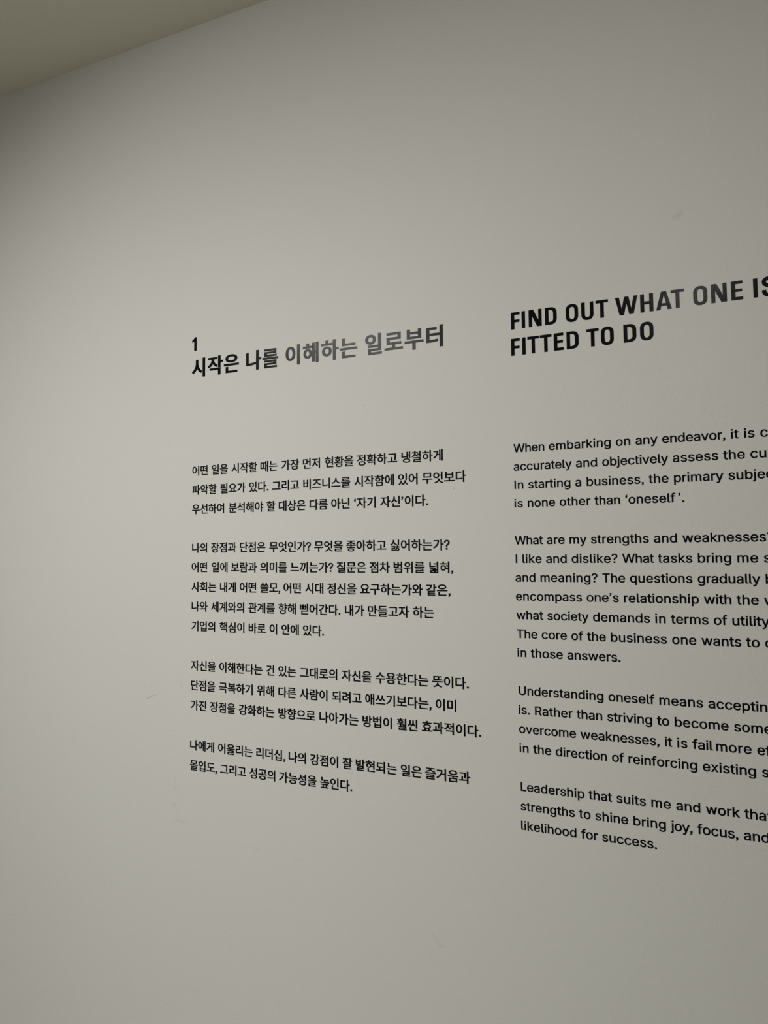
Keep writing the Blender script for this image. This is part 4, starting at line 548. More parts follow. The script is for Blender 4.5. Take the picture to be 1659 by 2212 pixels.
훨:920:342 681 c -132 0 -212 -37 -212 -107 c 0 -70 80 -108 212 -108 c 133 0 213 38 213 108 c 0 70 -80 107 -213 107;342 630 c 86 0 135 -20 135 -56 c 0 -36 -49 -56 -135 -56 c -85 0 -134 20 -134 56 c 0 36 49 56 134 56;301 837 l 0 -74 l -225 0 l 0 -56 l 532 0 l 0 56 l -224 0 l 0 74;516 347 l 0 -51 l 191 0 l 0 -35 l 83 0 l 0 566 l -83 0 l 0 -480;187 -11 l 0 -57 l 635 0 l 0 57 l -554 0 l 0 68 l 522 0 l 0 172 l -606 0 l 0 -56 l 524 0 l 0 -63 l -521 0;55 365 c 72 0 154 1 240 4 l 0 -109 l 83 0 l 0 114 c 87 5 175 13 260 28 l -3 50 c -195 -26 -421 -28 -590 -28
'''
LATIN = r'''
 :268:
,:270:78 0 l 52 0 c -4 -46 -22 -74 -66 -90 l 0 -46 c 84 14 128 64 128 150 l 0 98 l -114 0
.:270:78 0 l 114 0 l 0 112 l -114 0
?:512:189 217 l 0 10 c 0 44 4 77 13 101 c 9 24 21 42 38 57 c 16 14 36 27 58 41 c 22 14 40 31 54 51 c 15 20 22 44 22 71 c 0 23 -6 43 -16 59 c -11 17 -25 30 -43 39 c -18 9 -39 13 -61 13 c -21 0 -40 -4 -58 -12 c -18 -9 -33 -22 -45 -39 c -12 -18 -18 -40 -20 -68 l -92 0 c 1 42 12 77 31 106 c 19 30 45 52 77 67 c 32 16 67 23 107 23 c 42 0 79 -8 110 -24 c 31 -16 55 -39 73 -68 c 17 -29 26 -62 26 -99 c 0 -39 -9 -72 -26 -100 c -17 -29 -42 -53 -74 -72 c -20 -13 -37 -25 -50 -37 c -13 -12 -22 -26 -28 -43 c -6 -16 -8 -38 -8 -67 l 0 -9;179 -6 l 0 112 l 110 0 l 0 -112
I:278:92 0 l 93 0 l 0 727 l -93 0
L:561:86 0 l 0 727 l 92 0 l 0 -646 l 338 0 l 0 -81
R:641:86 0 l 0 727 l 251 0 c 56 0 102 -10 139 -29 c 36 -19 64 -46 82 -79 c 18 -34 27 -73 27 -116 c 0 -44 -9 -82 -27 -115 c -18 -33 -46 -59 -82 -78 c -37 -18 -83 -28 -139 -28 l -199 0 l 0 82 l 196 0 c 37 0 68 6 91 17 c 24 11 41 27 52 48 c 11 21 16 46 16 74 c 0 29 -5 54 -16 75 c -11 22 -28 38 -52 50 c -24 12 -54 18 -92 18 l -155 0 l 0 -646;504 0 l -175 327 l 104 0 l 178 -327
T:641:45 645 l 0 82 l 551 0 l 0 -82 l -229 0 l 0 -645 l -92 0 l 0 645
U:739:370 -12 c -58 0 -107 12 -150 34 c -43 22 -76 53 -99 92 c -23 39 -35 84 -35 133 l 0 480 l 92 0 l 0 -472 c 0 -35 7 -66 23 -94 c 16 -27 38 -48 66 -64 c 29 -16 63 -23 103 -23 c 40 0 74 7 102 23 c 29 16 51 37 66 64 c 15 28 23 59 23 94 l 0 472 l 92 0 l 0 -480 c 0 -49 -12 -94 -35 -133 c -23 -39 -56 -70 -99 -92 c -42 -22 -92 -34 -149 -34
W:980:221 0 l -198 727 l 95 0 l 115 -447 l 18 -72 l 16 -74 l 14 -77 l -11 0 l 15 77 l 17 74 l 18 72 l 117 447 l 105 0 l 117 -447 l 19 -72 l 17 -74 l 15 -77 l -13 0 l 16 77 l 16 74 l 18 72 l 115 447 l 94 0 l -199 -727 l -106 0 l -126 461 c -8 31 -16 63 -23 98 c -8 35 -15 75 -22 119 l 19 0 l -21 -114 c -6 -34 -14 -68 -24 -103 l -125 -461
a:556:228 -12 c -34 0 -65 6 -93 19 c -28 13 -51 32 -67 57 c -16 25 -25 55 -25 90 c 0 31 7 57 19 76 c 12 19 28 35 49 46 c 20 11 43 19 68 25 c 25 5 50 10 76 13 l 79 10 c 20 2 35 6 45 12 c 10 5 15 15 15 28 l 0 3 c 0 22 -5 41 -13 57 c -9 15 -21 27 -38 36 c -17 8 -38 13 -64 13 c -25 0 -47 -4 -66 -13 c -18 -8 -33 -18 -45 -30 c -12 -13 -20 -26 -25 -39 l -84 25 c 12 33 30 59 53 78 c 23 20 49 34 78 42 c 29 9 58 13 87 13 c 20 0 41 -2 64 -7 c 24 -5 46 -14 67 -27 c 21 -13 39 -32 52 -58 c 14 -25 21 -57 21 -98 l 0 -359 l -86 0 l 0 74 l -6 0 c -6 -13 -16 -26 -29 -39 c -13 -13 -31 -24 -52 -34 c -22 -9 -49 -13 -80 -13;243 65 c 33 0 60 6 83 19 c 22 13 39 29 50 49 c 12 20 18 42 18 64 l 0 74 c -4 -4 -12 -8 -23 -11 l -41 -9 c -15 -2 -29 -5 -44 -6 l -35 -5 c -21 -3 -41 -7 -59 -13 c -18 -7 -33 -16 -44 -28 c -11 -12 -17 -28 -17 -49 c 0 -19 5 -34 15 -47 c 9 -12 22 -22 39 -28 c 17 -7 37 -10 58 -10
b:606:328 -12 c -33 0 -61 6 -82 17 c -21 12 -37 25 -49 40 c -12 14 -21 28 -28 39 l -9 0 l 0 -84 l -85 0 l 0 727 l 87 0 l 0 -271 l 7 0 l 27 38 c 12 14 28 27 49 38 c 21 12 48 17 82 17 c 45 0 85 -11 120 -34 c 35 -23 62 -55 81 -97 c 20 -42 29 -91 29 -148 c 0 -58 -9 -107 -29 -149 c -19 -42 -46 -75 -81 -98 c -34 -23 -74 -35 -119 -35;315 67 c 33 0 61 9 84 27 c 23 18 40 42 52 73 c 12 30 18 65 18 104 c 0 38 -6 72 -18 102 c -11 30 -28 54 -51 72 c -23 17 -52 26 -85 26 c -34 0 -62 -8 -85 -25 c -23 -17 -40 -41 -51 -70 c -12 -30 -18 -65 -18 -105 c 0 -41 6 -76 18 -107 c 12 -30 29 -54 52 -71 c 23 -18 51 -26 84 -26
c:565:296 -12 c -49 0 -92 12 -129 35 c -37 24 -66 57 -87 98 c -21 42 -31 91 -31 147 c 0 56 10 106 31 148 c 21 42 50 75 87 98 c 37 23 80 35 129 35 c 27 0 52 -3 75 -10 c 24 -7 45 -17 65 -31 c 19 -13 36 -29 50 -48 c 13 -19 24 -41 31 -64 l -84 -22 c -4 14 -10 27 -18 39 c -8 12 -18 22 -29 31 c -12 9 -25 15 -40 20 c -15 5 -32 7 -50 7 c -36 0 -65 -9 -89 -28 c -23 -19 -41 -43 -52 -74 c -12 -31 -17 -64 -17 -101 c 0 -36 5 -70 17 -100 c 11 -31 29 -55 52 -74 c 24 -18 53 -28 89 -28 c 19 0 35 3 51 8 c 15 5 28 11 40 20 c 11 9 21 20 30 33 c 8 12 14 26 18 40 l 83 -21 c -6 -24 -17 -46 -31 -66 c -13 -19 -30 -36 -50 -50 c -19 -13 -41 -24 -65 -31 c -24 -7 -49 -11 -76 -11
d:606:279 -12 c -45 0 -85 12 -120 35 c -34 23 -61 56 -81 98 c -19 42 -29 91 -29 149 c 0 57 10 106 29 148 c 20 42 47 74 82 97 c 34 23 74 34 119 34 c 34 0 62 -5 82 -17 c 21 -11 38 -24 49 -38 c 12 -15 21 -27 27 -38 l 7 0 l 0 271 l 87 0 l 0 -727 l -84 0 l 0 84 l -9 0 c -7 -11 -16 -25 -28 -39 c -12 -15 -29 -28 -50 -40 c -20 -11 -48 -17 -81 -17;292 67 c 33 0 61 8 84 26 c 23 17 40 41 52 71 c 11 31 17 66 17 107 c 0 40 -5 75 -17 105 c -12 29 -29 53 -52 70 c -23 17 -51 25 -84 25 c -34 0 -63 -9 -85 -26 c -23 -18 -41 -42 -52 -72 c -12 -30 -17 -64 -17 -102 c 0 -39 5 -74 17 -104 c 12 -31 29 -55 52 -73 c 23 -18 52 -27 85 -27
e:577:303 -12 c -53 0 -98 12 -136 35 c -38 24 -67 56 -87 98 c -21 42 -31 91 -31 146 c 0 55 10 104 30 147 c 20 42 49 75 85 99 c 37 24 80 36 129 36 c 30 0 59 -5 87 -15 c 28 -10 53 -25 76 -47 c 23 -22 41 -50 54 -84 c 14 -35 20 -77 20 -126 l 0 -35 l -423 0 l 0 74 l 376 0 l -41 -27 c 0 36 -5 67 -17 95 c -11 27 -28 49 -50 64 c -22 16 -49 24 -82 24 c -33 0 -61 -8 -84 -24 c -23 -16 -41 -37 -53 -63 c -13 -26 -19 -54 -19 -84 l 0 -47 c 0 -40 7 -74 21 -102 c 14 -28 33 -50 58 -64 c 25 -15 54 -22 87 -22 c 22 0 42 3 59 9 c 18 7 33 16 46 29 c 12 13 22 28 29 47 l 84 -21 c -8 -28 -22 -53 -42 -74 c -21 -21 -46 -38 -75 -50 c -30 -12 -64 -18 -101 -18
f:362:326 542 l 0 -75 l -317 0 l 0 75;115 0 l 0 616 c 0 31 7 57 22 78 c 14 21 33 37 56 47 c 24 11 48 16 75 16 c 20 0 36 -2 50 -4 c 13 -3 23 -6 29 -9 l -22 -75 c -4 2 -10 4 -18 5 c -8 2 -17 3 -29 3 c -26 0 -46 -7 -58 -20 c -12 -13 -18 -33 -18 -59 l 0 -598
g:607:296 -215 c -40 0 -75 5 -105 16 c -29 10 -54 24 -73 42 c -20 17 -35 37 -46 58 l 73 41 c 7 -11 17 -23 29 -36 c 11 -13 27 -23 46 -32 c 20 -9 45 -13 76 -13 c 43 0 79 11 107 32 c 28 21 42 54 42 99 l 0 106 l -8 0 c -6 -12 -16 -25 -28 -39 c -11 -14 -28 -26 -49 -37 c -20 -10 -48 -15 -82 -15 c -43 0 -82 10 -117 31 c -35 21 -62 51 -82 91 c -20 39 -30 88 -30 144 c 0 56 10 105 30 146 c 19 41 47 73 81 96 c 35 23 75 34 120 34 c 34 0 61 -5 82 -16 c 21 -11 38 -24 50 -39 c 12 -15 21 -27 27 -38 l 8 0 l 0 86 l 85 0 l 0 -555 c 0 -47 -10 -85 -32 -115 c -21 -30 -49 -52 -85 -66 c -36 -14 -76 -21 -119 -21;293 84 c 33 0 61 8 84 23 c 22 16 40 37 51 66 c 12 28 18 62 18 102 c 0 39 -6 73 -17 102 c -12 29 -29 52 -52 69 c -23 17 -51 25 -84 25 c -34 0 -63 -9 -86 -26 c -23 -17 -40 -41 -52 -70 c -12 -30 -17 -63 -17 -100 c 0 -38 5 -71 17 -100 c 12 -29 30 -51 53 -67 c 23 -16 51 -24 85 -24
h:586:162 324 l 0 -324 l -87 0 l 0 727 l 87 0 l 0 -316 l -16 0 c 17 49 41 85 71 106 c 31 22 67 32 108 32 c 37 0 69 -7 97 -22 c 27 -16 49 -38 65 -69 c 15 -30 23 -68 23 -115 l 0 -343 l -87 0 l 0 336 c 0 42 -11 75 -33 99 c -22 23 -52 35 -90 35 c -26 0 -49 -5 -70 -17 c -21 -11 -38 -27 -50 -49 c -12 -22 -18 -49 -18 -80
i:238:75 0 l 0 542 l 87 0 l 0 -542;68 635 l 0 100 l 102 0 l 0 -100
j:238:75 542 l 87 0 l 0 -585 c 1 -33 -5 -62 -17 -86 c -12 -24 -29 -43 -53 -56 c -23 -12 -52 -19 -87 -19 l -19 0 l 0 80 l 17 0 c 25 0 43 7 55 21 c 11 14 17 35 17 62;68 635 l 0 100 l 102 0 l 0 -100
k:544:157 195 l 0 107 l 15 0 l 234 240 l 109 0 l -252 -257 l -10 0;75 0 l 0 727 l 87 0 l 0 -727;420 0 l -209 265 l 62 62 l 259 -327
l:270:199 -3 c -42 0 -73 10 -93 32 c -21 21 -31 52 -31 91 l 0 607 l 87 0 l 0 -586 c 0 -25 4 -42 10 -52 c 6 -10 18 -15 37 -15 l 20 1 l 13 3 l 16 -74 c -7 -2 -16 -4 -27 -5 c -11 -2 -21 -2 -32 -2
m:871:75 0 l 0 542 l 85 0 l 0 -120 l -6 0 c 7 29 19 53 35 72 c 16 19 35 34 57 43 c 21 10 44 15 67 15 c 40 0 73 -12 97 -37 c 25 -24 41 -55 48 -94 l -12 0 c 7 27 19 50 36 69 c 17 20 37 35 62 46 c 24 10 51 16 80 16 c 31 0 60 -7 86 -21 c 26 -14 47 -34 62 -62 c 16 -27 23 -62 23 -105 l 0 -364 l -87 0 l 0 362 c 0 40 -11 68 -33 85 c -22 17 -48 25 -77 25 c -24 0 -46 -5 -63 -15 c -18 -10 -32 -25 -42 -42 c -9 -18 -14 -39 -14 -62 l 0 -353 l -87 0 l 0 371 c 0 30 -10 55 -31 73 c -20 19 -45 28 -76 28 c -21 0 -41 -5 -60 -15 c -19 -10 -34 -24 -45 -44 c -12 -19 -18 -44 -18 -73 l 0 -340
n:585:162 324 l 0 -324 l -87 0 l 0 542 l 84 0 l 1 -131 l -14 0 c 17 49 41 85 71 106 c 31 22 67 32 108 32 c 37 0 69 -7 96 -22 c 28 -16 50 -38 66 -69 c 15 -30 23 -68 23 -115 l 0 -343 l -87 0 l 0 336 c 0 42 -11 75 -33 99 c -22 23 -52 35 -90 35 c -26 0 -49 -5 -70 -17 c -21 -11 -38 -27 -50 -49 c -12 -22 -18 -49 -18 -80
o:593:296 -12 c -49 0 -92 12 -129 35 c -37 24 -66 57 -87 98 c -21 42 -31 91 -31 147 c 0 56 10 106 31 148 c 21 42 50 75 87 98 c 37 23 80 35 129 35 c 50 0 93 -12 131 -35 c 37 -23 66 -56 86 -98 c 21 -42 31 -92 31 -148 c 0 -56 -10 -105 -31 -147 c -20 -41 -49 -74 -86 -98 c -38 -23 -81 -35 -131 -35;296 66 c 36 0 66 10 90 28 c 24 19 41 43 53 74 c 11 30 17 64 17 100 c 0 36 -6 70 -17 101 c -12 31 -29 55 -53 74 c -24 19 -54 28 -90 28 c -36 0 -65 -9 -89 -28 c -23 -19 -41 -43 -52 -74 c -12 -31 -17 -64 -17 -101 c 0 -36 5 -70 17 -100 c 11 -31 29 -55 52 -74 c 24 -18 53 -28 89 -28
p:606:75 -204 l 0 746 l 85 0 l 0 -86 l 9 0 c 6 11 15 23 27 38 c 12 14 28 27 49 38 c 21 12 48 17 82 17 c 45 0 85 -11 120 -34 c 35 -23 62 -55 81 -97 c 20 -42 29 -91 29 -148 c 0 -58 -9 -107 -29 -149 c -19 -42 -46 -75 -81 -98 c -34 -23 -74 -35 -119 -35 c -33 0 -60 6 -81 17 c -21 12 -38 25 -50 40 c -12 14 -21 28 -28 39 l -7 0 l 0 -288;315 67 c 33 0 61 9 84 27 c 23 18 40 42 52 73 c 12 30 18 65 18 104 c 0 38 -6 72 -18 102 c -11 30 -28 54 -51 72 c -23 17 -52 26 -85 26 c -34 0 -62 -8 -85 -25 c -23 -17 -40 -41 -51 -70 c -12 -30 -18 -65 -18 -105 c 0 -41 6 -76 18 -107 c 12 -30 29 -54 52 -71 c 23 -18 51 -26 84 -26
q:606:531 -204 l -87 0 l 0 288 l -7 0 c -6 -11 -15 -25 -27 -39 c -12 -15 -29 -28 -50 -40 c -20 -11 -48 -17 -81 -17 c -45 0 -85 12 -120 35 c -34 23 -61 56 -81 98 c -19 42 -29 91 -29 149 c 0 57 10 106 29 148 c 20 42 47 74 82 97 c 34 23 74 34 119 34 c 34 0 62 -5 82 -17 c 21 -11 38 -24 49 -38 l 28 -38 l 9 0 l 0 86 l 84 0;292 67 c 33 0 61 8 84 26 c 23 17 40 41 52 71 c 11 31 17 66 17 107 c 0 40 -5 75 -17 105 c -12 29 -29 53 -52 70 c -23 17 -51 25 -84 25 c -34 0 -63 -9 -85 -26 c -23 -18 -41 -42 -52 -72 c -12 -30 -17 -64 -17 -102 c 0 -39 5 -74 17 -104 c 12 -31 29 -55 52 -73 c 23 -18 52 -27 85 -27
r:370:75 0 l 0 542 l 84 0 l 0 -84 l 6 0 c 10 28 28 50 53 67 c 25 16 54 25 86 25 l 24 -1 l 20 -1 l 0 -88 l -20 3 c -10 2 -21 2 -32 2 c -26 0 -49 -5 -69 -16 c -20 -10 -36 -25 -47 -44 c -12 -19 -18 -41 -18 -67 l 0 -338
s:521:260 -12 c -37 0 -71 6 -100 17 c -29 11 -53 27 -72 49 c -19 22 -31 49 -37 81 l 83 17 c 7 -30 22 -52 43 -66 c 22 -14 49 -21 82 -21 c 38 0 68 8 90 24 c 23 16 34 35 34 58 c 0 19 -7 34 -20 47 c -13 12 -33 22 -60 27 l -90 22 c -49 12 -86 30 -110 54 c -24 25 -36 56 -36 94 c 0 31 9 59 26 83 c 17 23 41 42 71 55 c 31 14 65 20 103 20 c 37 0 69 -6 96 -17 c 26 -11 48 -27 64 -47 c 16 -21 28 -44 36 -71 l -80 -18 c -7 21 -19 39 -36 55 c -18 16 -44 24 -79 24 c -33 0 -60 -7 -81 -22 c -21 -15 -32 -34 -32 -57 c 0 -20 7 -36 22 -48 c 15 -13 37 -22 68 -30 l 83 -19 c 49 -12 86 -30 109 -54 c 24 -25 36 -55 36 -93 c 0 -32 -9 -60 -27 -85 c -18 -24 -43 -44 -75 -58 c -32 -14 -69 -21 -111 -21
t:325:291 542 l 0 -75 l -282 0 l 0 75;93 673 l 87 0 l 0 -534 c 0 -23 5 -41 14 -51 c 10 -11 26 -17 49 -17 l 22 2 l 23 4 l 16 -75 c -8 -2 -19 -5 -30 -6 l -34 -2 c -46 0 -83 12 -109 36 c -25 25 -38 59 -38 103
u:586:260 -7 c -36 0 -68 7 -96 22 c -28 15 -49 38 -65 69 c -16 30 -24 69 -24 115 l 0 343 l 87 0 l 0 -336 c 0 -42 11 -75 34 -99 c 22 -24 52 -35 90 -35 c 26 0 49 5 70 17 c 20 11 37 27 49 49 c 12 22 18 49 18 80 l 0 324 l 87 0 l 0 -542 l -84 0 l 0 131 l 13 0 c -17 -50 -41 -86 -72 -107 c -31 -21 -66 -31 -107 -31
v:556:232 0 l -207 542 l 95 0 l 116 -321 c 12 -32 22 -65 31 -97 l 27 -94 l -31 0 l 27 94 c 8 32 18 65 30 97 l 116 321 l 95 0 l -208 -542
w:810:197 0 l -165 542 l 92 0 l 67 -237 l 29 -110 c 10 -41 20 -86 30 -136 l -14 0 c 9 48 19 93 29 133 l 30 113 l 65 237 l 92 0 l 65 -237 l 28 -111 l 30 -135 l -16 0 c 10 49 21 93 31 134 l 29 112 l 67 237 l 92 0 l -164 -542 l -88 0 l -70 245 l -21 76 l -20 79 l -20 82 l 20 0 l -20 -81 l -20 -80 l -21 -76 l -70 -245
x:541:30 0 l 215 312 l -1 -68 l -203 298 l 102 0 l 68 -105 l 45 -75 l 40 -68 l -45 0 c 14 22 27 44 38 68 c 12 23 27 48 44 75 l 69 105 l 100 0 l -204 -301 l 0 65 l 213 -306 l -101 0 l -80 122 c -17 26 -32 50 -44 72 l -39 65 l 45 0 c -13 -20 -26 -42 -37 -65 c -12 -22 -26 -46 -43 -72 l -81 -122
y:556:68 -198 l 20 76 l 14 -3 c 17 -4 32 -4 46 -2 c 14 2 27 10 38 21 c 11 12 21 31 29 55 l 17 49 l -207 544 l 95 0 l 116 -321 c 12 -32 22 -65 31 -97 c 8 -32 17 -64 27 -94 l -32 0 c 10 30 18 62 27 94 c 9 32 19 65 31 97 l 116 321 l 95 0 l -239 -625 c -11 -28 -25 -52 -40 -70 c -15 -18 -33 -32 -53 -41 c -20 -9 -43 -13 -68 -13 c -15 0 -28 1 -39 3
‘:250:174 615 l -44 0 c 4 40 16 62 52 74 l 0 42 c -74 -12 -112 -54 -112 -130 l 0 -88 l 104 0
’:250:70 625 l 44 0 c -4 -40 -16 -62 -52 -74 l 0 -42 c 74 12 112 54 112 130 l 0 88 l -104 0
'''
GK, GL = parse(HANGUL), parse(LATIN)

# ------------------------------------------------------------------ text objects
MESHES = {}
def glyph(style, ch):
    key = (style['name'], ch)
    if key not in MESHES:
        if style['set'] == 'caps': polys = glyph_polys(CAPS[ch], 0, 0)
        else:
            src = GK[ch] if (ord(ch) > 0x3000) else GL[ch]
            polys = glyph_polys(src[1], style['ox'], style['oy'])
        if style['set'] == 'hangul' and ord(ch) < 0x3000: sx, sy = style['px'], style['py']
        else: sx, sy = style['sx'], style['sy']
        MESHES[key] = letter_mesh('letter_shape', polys, sx, sy, style['mat'], style['thick'])
    return MESHES[key]

def part_name(ch):
    if ch in '.,?‘’': return {'.': 'full_stop', ',': 'comma', '?': 'question_mark', '‘': 'quotation_mark', '’': 'quotation_mark'}[ch]
    if ch.isdigit(): return 'digit'
    return 'syllable' if ord(ch) > 0x3000 else 'letter'

def text_thing(name, label, cat, u, v, group=None):
    e = bpy.data.objects.new(name, None); sc.collection.objects.link(e)
    e.location = (u * D, 0, EYE + v * D); e.empty_display_size = 0.02
    e['label'] = label; e['category'] = cat
    if group: e['group'] = group
    return e

def put(parent, style, ch, u, v):
    o = bpy.data.objects.new(part_name(ch), glyph(style, ch))
    sc.collection.objects.link(o); o.parent = parent
    o.location = (u * D - parent.location.x, 0, EYE + v * D - parent.location.z)
    return o

T_BODY, T_HEAD = 0.00025, 0.0003
def st(name, set_, sx, sy, ox, oy, mat, thick, px=0, py=0):
    return dict(name=name, set=set_, sx=sx * D / 1000, sy=sy * D / 1000, ox=ox, oy=oy, mat=mat, thick=thick, px=px * D / 1000, py=py * D / 1000)
KB = st('korean_body', 'hangul', 0.019543, 0.01945, 25, 15, M_BODY, T_BODY, 0.0195, 0.0195)
KH = st('korean_heading', 'hangul', 0.0358, 0.03722, 38, 20, M_HEAD, T_HEAD)
EB = st('english_body', 'latin', 0.0173, 0.01690, 20, 13, M_BODY, T_BODY)
EH = dict(name='english_heading', set='caps', sx=0.0261 * D, sy=0.02595 * D, ox=0, oy=0, mat=M_HEAD, thick=T_HEAD)
ONE = dict(name='numeral', set='caps', sx=0.0255 * D, sy=0.0255 * D, ox=0, oy=0, mat=M_HEAD, thick=T_HEAD)

K_U, K_ADV, K_SPACE = -0.7772, 0.01788, 0.00573
E_U, E_TRACK, E_SPACE, THIN = -0.1935, 0.00005, 0.0052, 0.003
K_BASE = lambda row: 0.14099 + 0.0019 - row * 0.034859
E_BASE = lambda row: 0.146947 - row * 0.027435
K_PUNCT = {'.': 0.0045, ',': 0.0045, '?': 0.0094, '‘': 0.0053, '’': 0.0053}

def korean_line(parent, text, row, starts):
    """one line; starts = left end of each word as hung on the wall (wall units)"""
    for word, u in zip(text.split(' '), starts):
        for ch in word:
            put(parent, KB, ch, u, K_BASE(row)); u += K_ADV if ord(ch) > 0x3000 else K_PUNCT[ch]

def english_line(parent, text, row, starts):
    """words start at the given places; the letters of a word are spread to fill the room up to the next"""
    gaps = [c for c in text if c in ' \u2009']; words = text.replace('\u2009', ' ').split(' ')
    for i, (word, u) in enumerate(zip(words, starts)):
        natural = sum(GL[c][0] for c in word) * EB['sx'] / D
        track = E_TRACK
        if i + 1 < len(starts): track = (starts[i + 1] - (E_SPACE if gaps[i] == ' ' else THIN) - u - natural) / len(word)
        for ch in word:
            put(parent, EB, ch, u, E_BASE(row)); u += GL[ch][0] * EB['sx'] / D + track

# headings
t = text_thing('heading_number', 'small black vinyl numeral 1 on the wall above the Korean heading', 'lettering', -0.7793, 0.3714)
put(t, ONE, '1', -0.7793, 0.3714)
t = text_thing('korean_heading', 'large bold black Korean heading in one line, under the numeral 1', 'lettering', -0.7793, 0.3217)
u = KH_U = -0.7524 - 0.02839
for ch in '시작은 나를 이해하는 일로부터':
    if ch == ' ': u += 0.01057
    else: put(t, KH, ch, u + 0.00097, 0.3254); u += 0.03488
t = text_thing('english_heading', 'large bold black English capitals in two lines at the top of the right column', 'lettering', -0.193, 0.2932)
for ch, u in zip('FINDOUTWHATONEIS', (-.19266, -.17665, -.16616, -.14213, -.11217, -.09026, -.07009, -.04352, -.0100, .01059, .02968, .05803, .08012, .10454, .13085, .14096)):
    put(t, EH, ch, u, 0.33358)
for ch, u in zip('FITTEDTODO', (-.19322, -.17662, -.16877, -.15038, -.13019, -.11196, -.08392, -.06402, -.03338, -.01142)):
    put(t, EH, ch, u, 0.29333)

KOREAN = [
 ('black Korean paragraph of three lines, first below the Korean heading', 0,
  ['어떤 일을 시작할 때는 가장 먼저 현황을 정확하고 냉철하게', '파악할 필요가 있다. 그리고 비즈니스를 시작함에 있어 무엇보다', '우선하여 분석해야 할 대상은 다름 아닌 ‘자기 자신’이다.']),
 ('black Korean paragraph of five lines, the longest in the left column', 4,
  ['나의 장점과 단점은 무엇인가? 무엇을 좋아하고 싫어하는가?', '어떤 일에 보람과 의미를 느끼는가? 질문은 점차 범위를 넓혀,', '사회는 내게 어떤 쓸모, 어떤 시대 정신을 요구하는가와 같은,', '나와 세계와의 관계를 향해 뻗어간다. 내가 만들고자 하는', '기업의 핵심이 바로 이 안에 있다.']),
 ('black Korean paragraph of three lines, just above the bottom two-line one', 10,
  ['자신을 이해한다는 건 있는 그대로의 자신을 수용한다는 뜻이다.', '단점을 극복하기 위해 다른 사람이 되려고 애쓰기보다는, 이미', '가진 장점을 강화하는 방향으로 나아가는 방법이 훨씬 효과적이다.']),
 ('black Korean paragraph of two lines at the bottom of the left column', 14,
  ['나에게 어울리는 리더십, 나의 강점이 잘 발현되는 일은 즐거움과', '몰입도, 그리고 성공의 가능성을 높인다.']),
]
ENGLISH = [
 ('black English paragraph of four lines starting "When embarking", below the English heading', 0,
  ['When embarking on any endeavor, it is c', 'accurately and objectively assess the current', 'In starting a business, the primary subject', 'is none other than ‘oneself\u2009’.']),
 ('black English paragraph of seven lines starting "What are my strengths"', 5,
  ['What are my strengths and weaknesses?', 'I like and dislike? What tasks bring me s', 'and meaning? The questions gradually b', 'encompass one’s relationship with the w', 'what society demands in terms of utility', 'The core of the business one wants to c', 'in those answers.']),
 ('black English paragraph of four lines starting "Understanding oneself means"', 13,
  ['Understanding oneself means accepting', 'is. Rather than striving to become someone', 'overcome weaknesses, it is fail\u2009more effective', 'in the direction of reinforcing existing s']),
 ('black English paragraph of three lines starting "Leadership", bottom of right column', 18,
  ['Leadership that suits me and work that', 'strengths to shine bring joy, focus, and', 'likelihood for success.']),
]
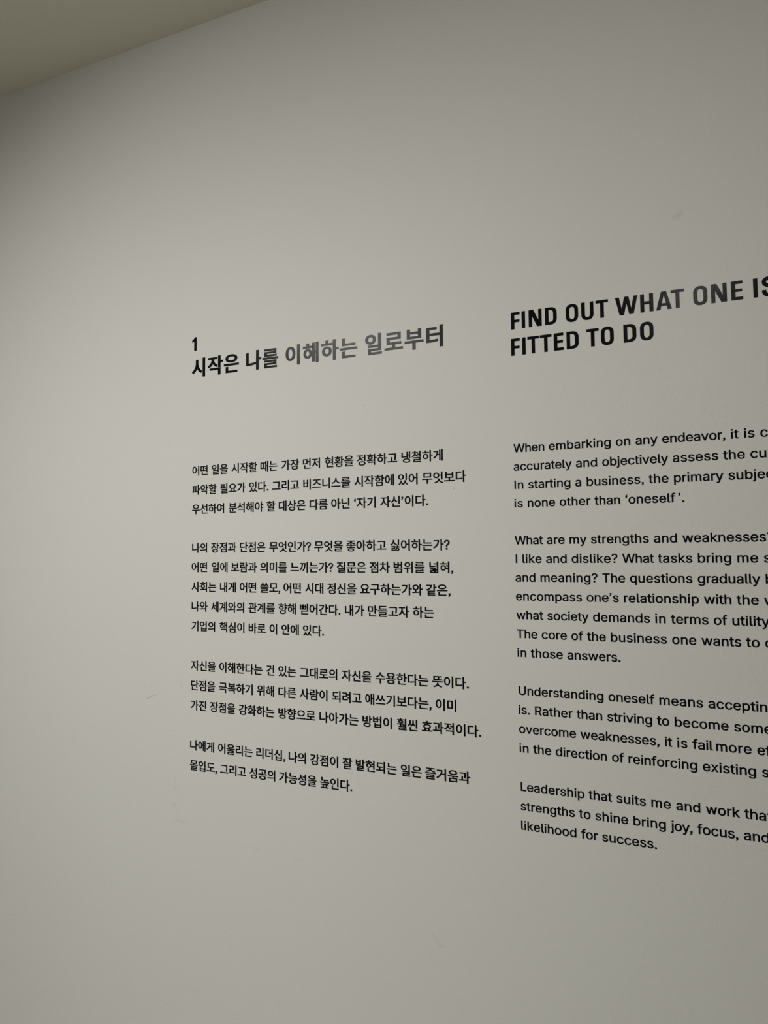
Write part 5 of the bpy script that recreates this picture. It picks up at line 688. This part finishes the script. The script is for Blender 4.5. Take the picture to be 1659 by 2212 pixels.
WORDS = {
    'K0': [-0.7776, -0.7353, -0.6929, -0.6339, -0.5919, -0.5506, -0.5084, -0.4498, -0.3729],
    'K1': [-0.7772, -0.7168, -0.6567, -0.6098, -0.5501, -0.4545, -0.3785, -0.3376],
    'K2': [-0.7771, -0.6984, -0.6207, -0.5973, -0.5380, -0.4970, -0.4556, -0.4089],
    'K4': [-0.7771, -0.7352, -0.6756, -0.6152, -0.5286, -0.4697, -0.3927],
    'K5': [-0.7774, -0.7340, -0.6931, -0.6334, -0.5740, -0.4873, -0.4288, -0.3880, -0.3287],
    'K6': [-0.7765, -0.7166, -0.6751, -0.6332, -0.5877, -0.5457, -0.5047, -0.4457, -0.3337],
    'K7': [-0.7771, -0.7346, -0.6569, -0.5974, -0.5562, -0.4737, -0.4329, -0.3557],
    'K8': [-0.7767, -0.7161, -0.6570, -0.6151, -0.5917, -0.5507],
    'K10': [-0.7765, -0.7169, -0.6211, -0.5977, -0.5562, -0.4790, -0.4199, -0.3251],
    'K11': [-0.7773, -0.7168, -0.6393, -0.5980, -0.5562, -0.4967, -0.4381, -0.3210],
    'K12': [-0.7771, -0.7355, -0.6758, -0.5981, -0.5206, -0.4436, -0.3840, -0.3431],
    'K14': [-0.7780, -0.7183, -0.6414, -0.5782, -0.5373, -0.4785, -0.4559, -0.3788, -0.3386],
    'K15': [-0.7773, -0.7133, -0.6542, -0.5961, -0.5191],
    'E0': [-0.1929, -0.1416, -0.0485, -0.0223, 0.0120, 0.0966, 0.1122, 0.1314],
    'E1': [-0.1935, -0.1038, -0.0676, 0.0247, 0.0872, 0.1189],
    'E2': [-0.1937, -0.1726, -0.1053, -0.0900, -0.0064, 0.0249, 0.0920],
    'E3': [-0.1938, -0.1743, -0.1280, -0.0789, -0.0384, 0.0299],
    'E5': [-0.1939, -0.1476, -0.1159, -0.0859, -0.0027, 0.0335],
    'E6': [-0.1941, -0.1839, -0.1491, -0.1131, -0.0441, 0.0022, 0.0510, 0.0983, 0.1295],
    'E7': [-0.1941, -0.1583, -0.0717, -0.0353, 0.0503, 0.1301],
    'E8': [-0.1941, -0.0937, -0.0443, 0.0573, 0.0965, 0.1280],
    'E9': [-0.1938, -0.1493, -0.0859, -0.0045, 0.0161, 0.0679, 0.0895],
    'E10': [-0.1940, -0.1579, -0.1162, -0.0941, -0.0632, 0.0161, 0.0524, 0.1056, 0.1269],
    'E11': [-0.1939, -0.1736, -0.1224],
    'E13': [-0.1935, -0.0681, -0.0029, 0.0578],
    'E14': [-0.1938, -0.1706, -0.1110, -0.0705, -0.0057, 0.0154, 0.0871],
    'E15': [-0.1936, -0.1069, 0.0026, 0.0179, 0.0373, 0.0645, 0.1128],
    'E16': [-0.1937, -0.1731, -0.1419, -0.0657, -0.0446, 0.0482, 0.1172],
    'E18': [-0.1935, -0.0976, -0.0614, -0.0171, 0.0144, 0.0503, 0.0957],
    'E19': [-0.1935, -0.1112, -0.0900, -0.0407, 0.0076, 0.0393, 0.0935],
    'E20': [-0.1938, -0.1092, -0.0816],
}
for name, block, base, fn, u0, key in (('korean_paragraph', KOREAN, K_BASE, korean_line, K_U, 'K'), ('english_paragraph', ENGLISH, E_BASE, english_line, E_U, 'E')):
    for label, row, lines in block:
        t = text_thing(name, label, 'lettering', u0, base(row + len(lines) - 1))
        for i, s in enumerate(lines):
            fn(t, s, row + i, WORDS[key + str(row + i)])
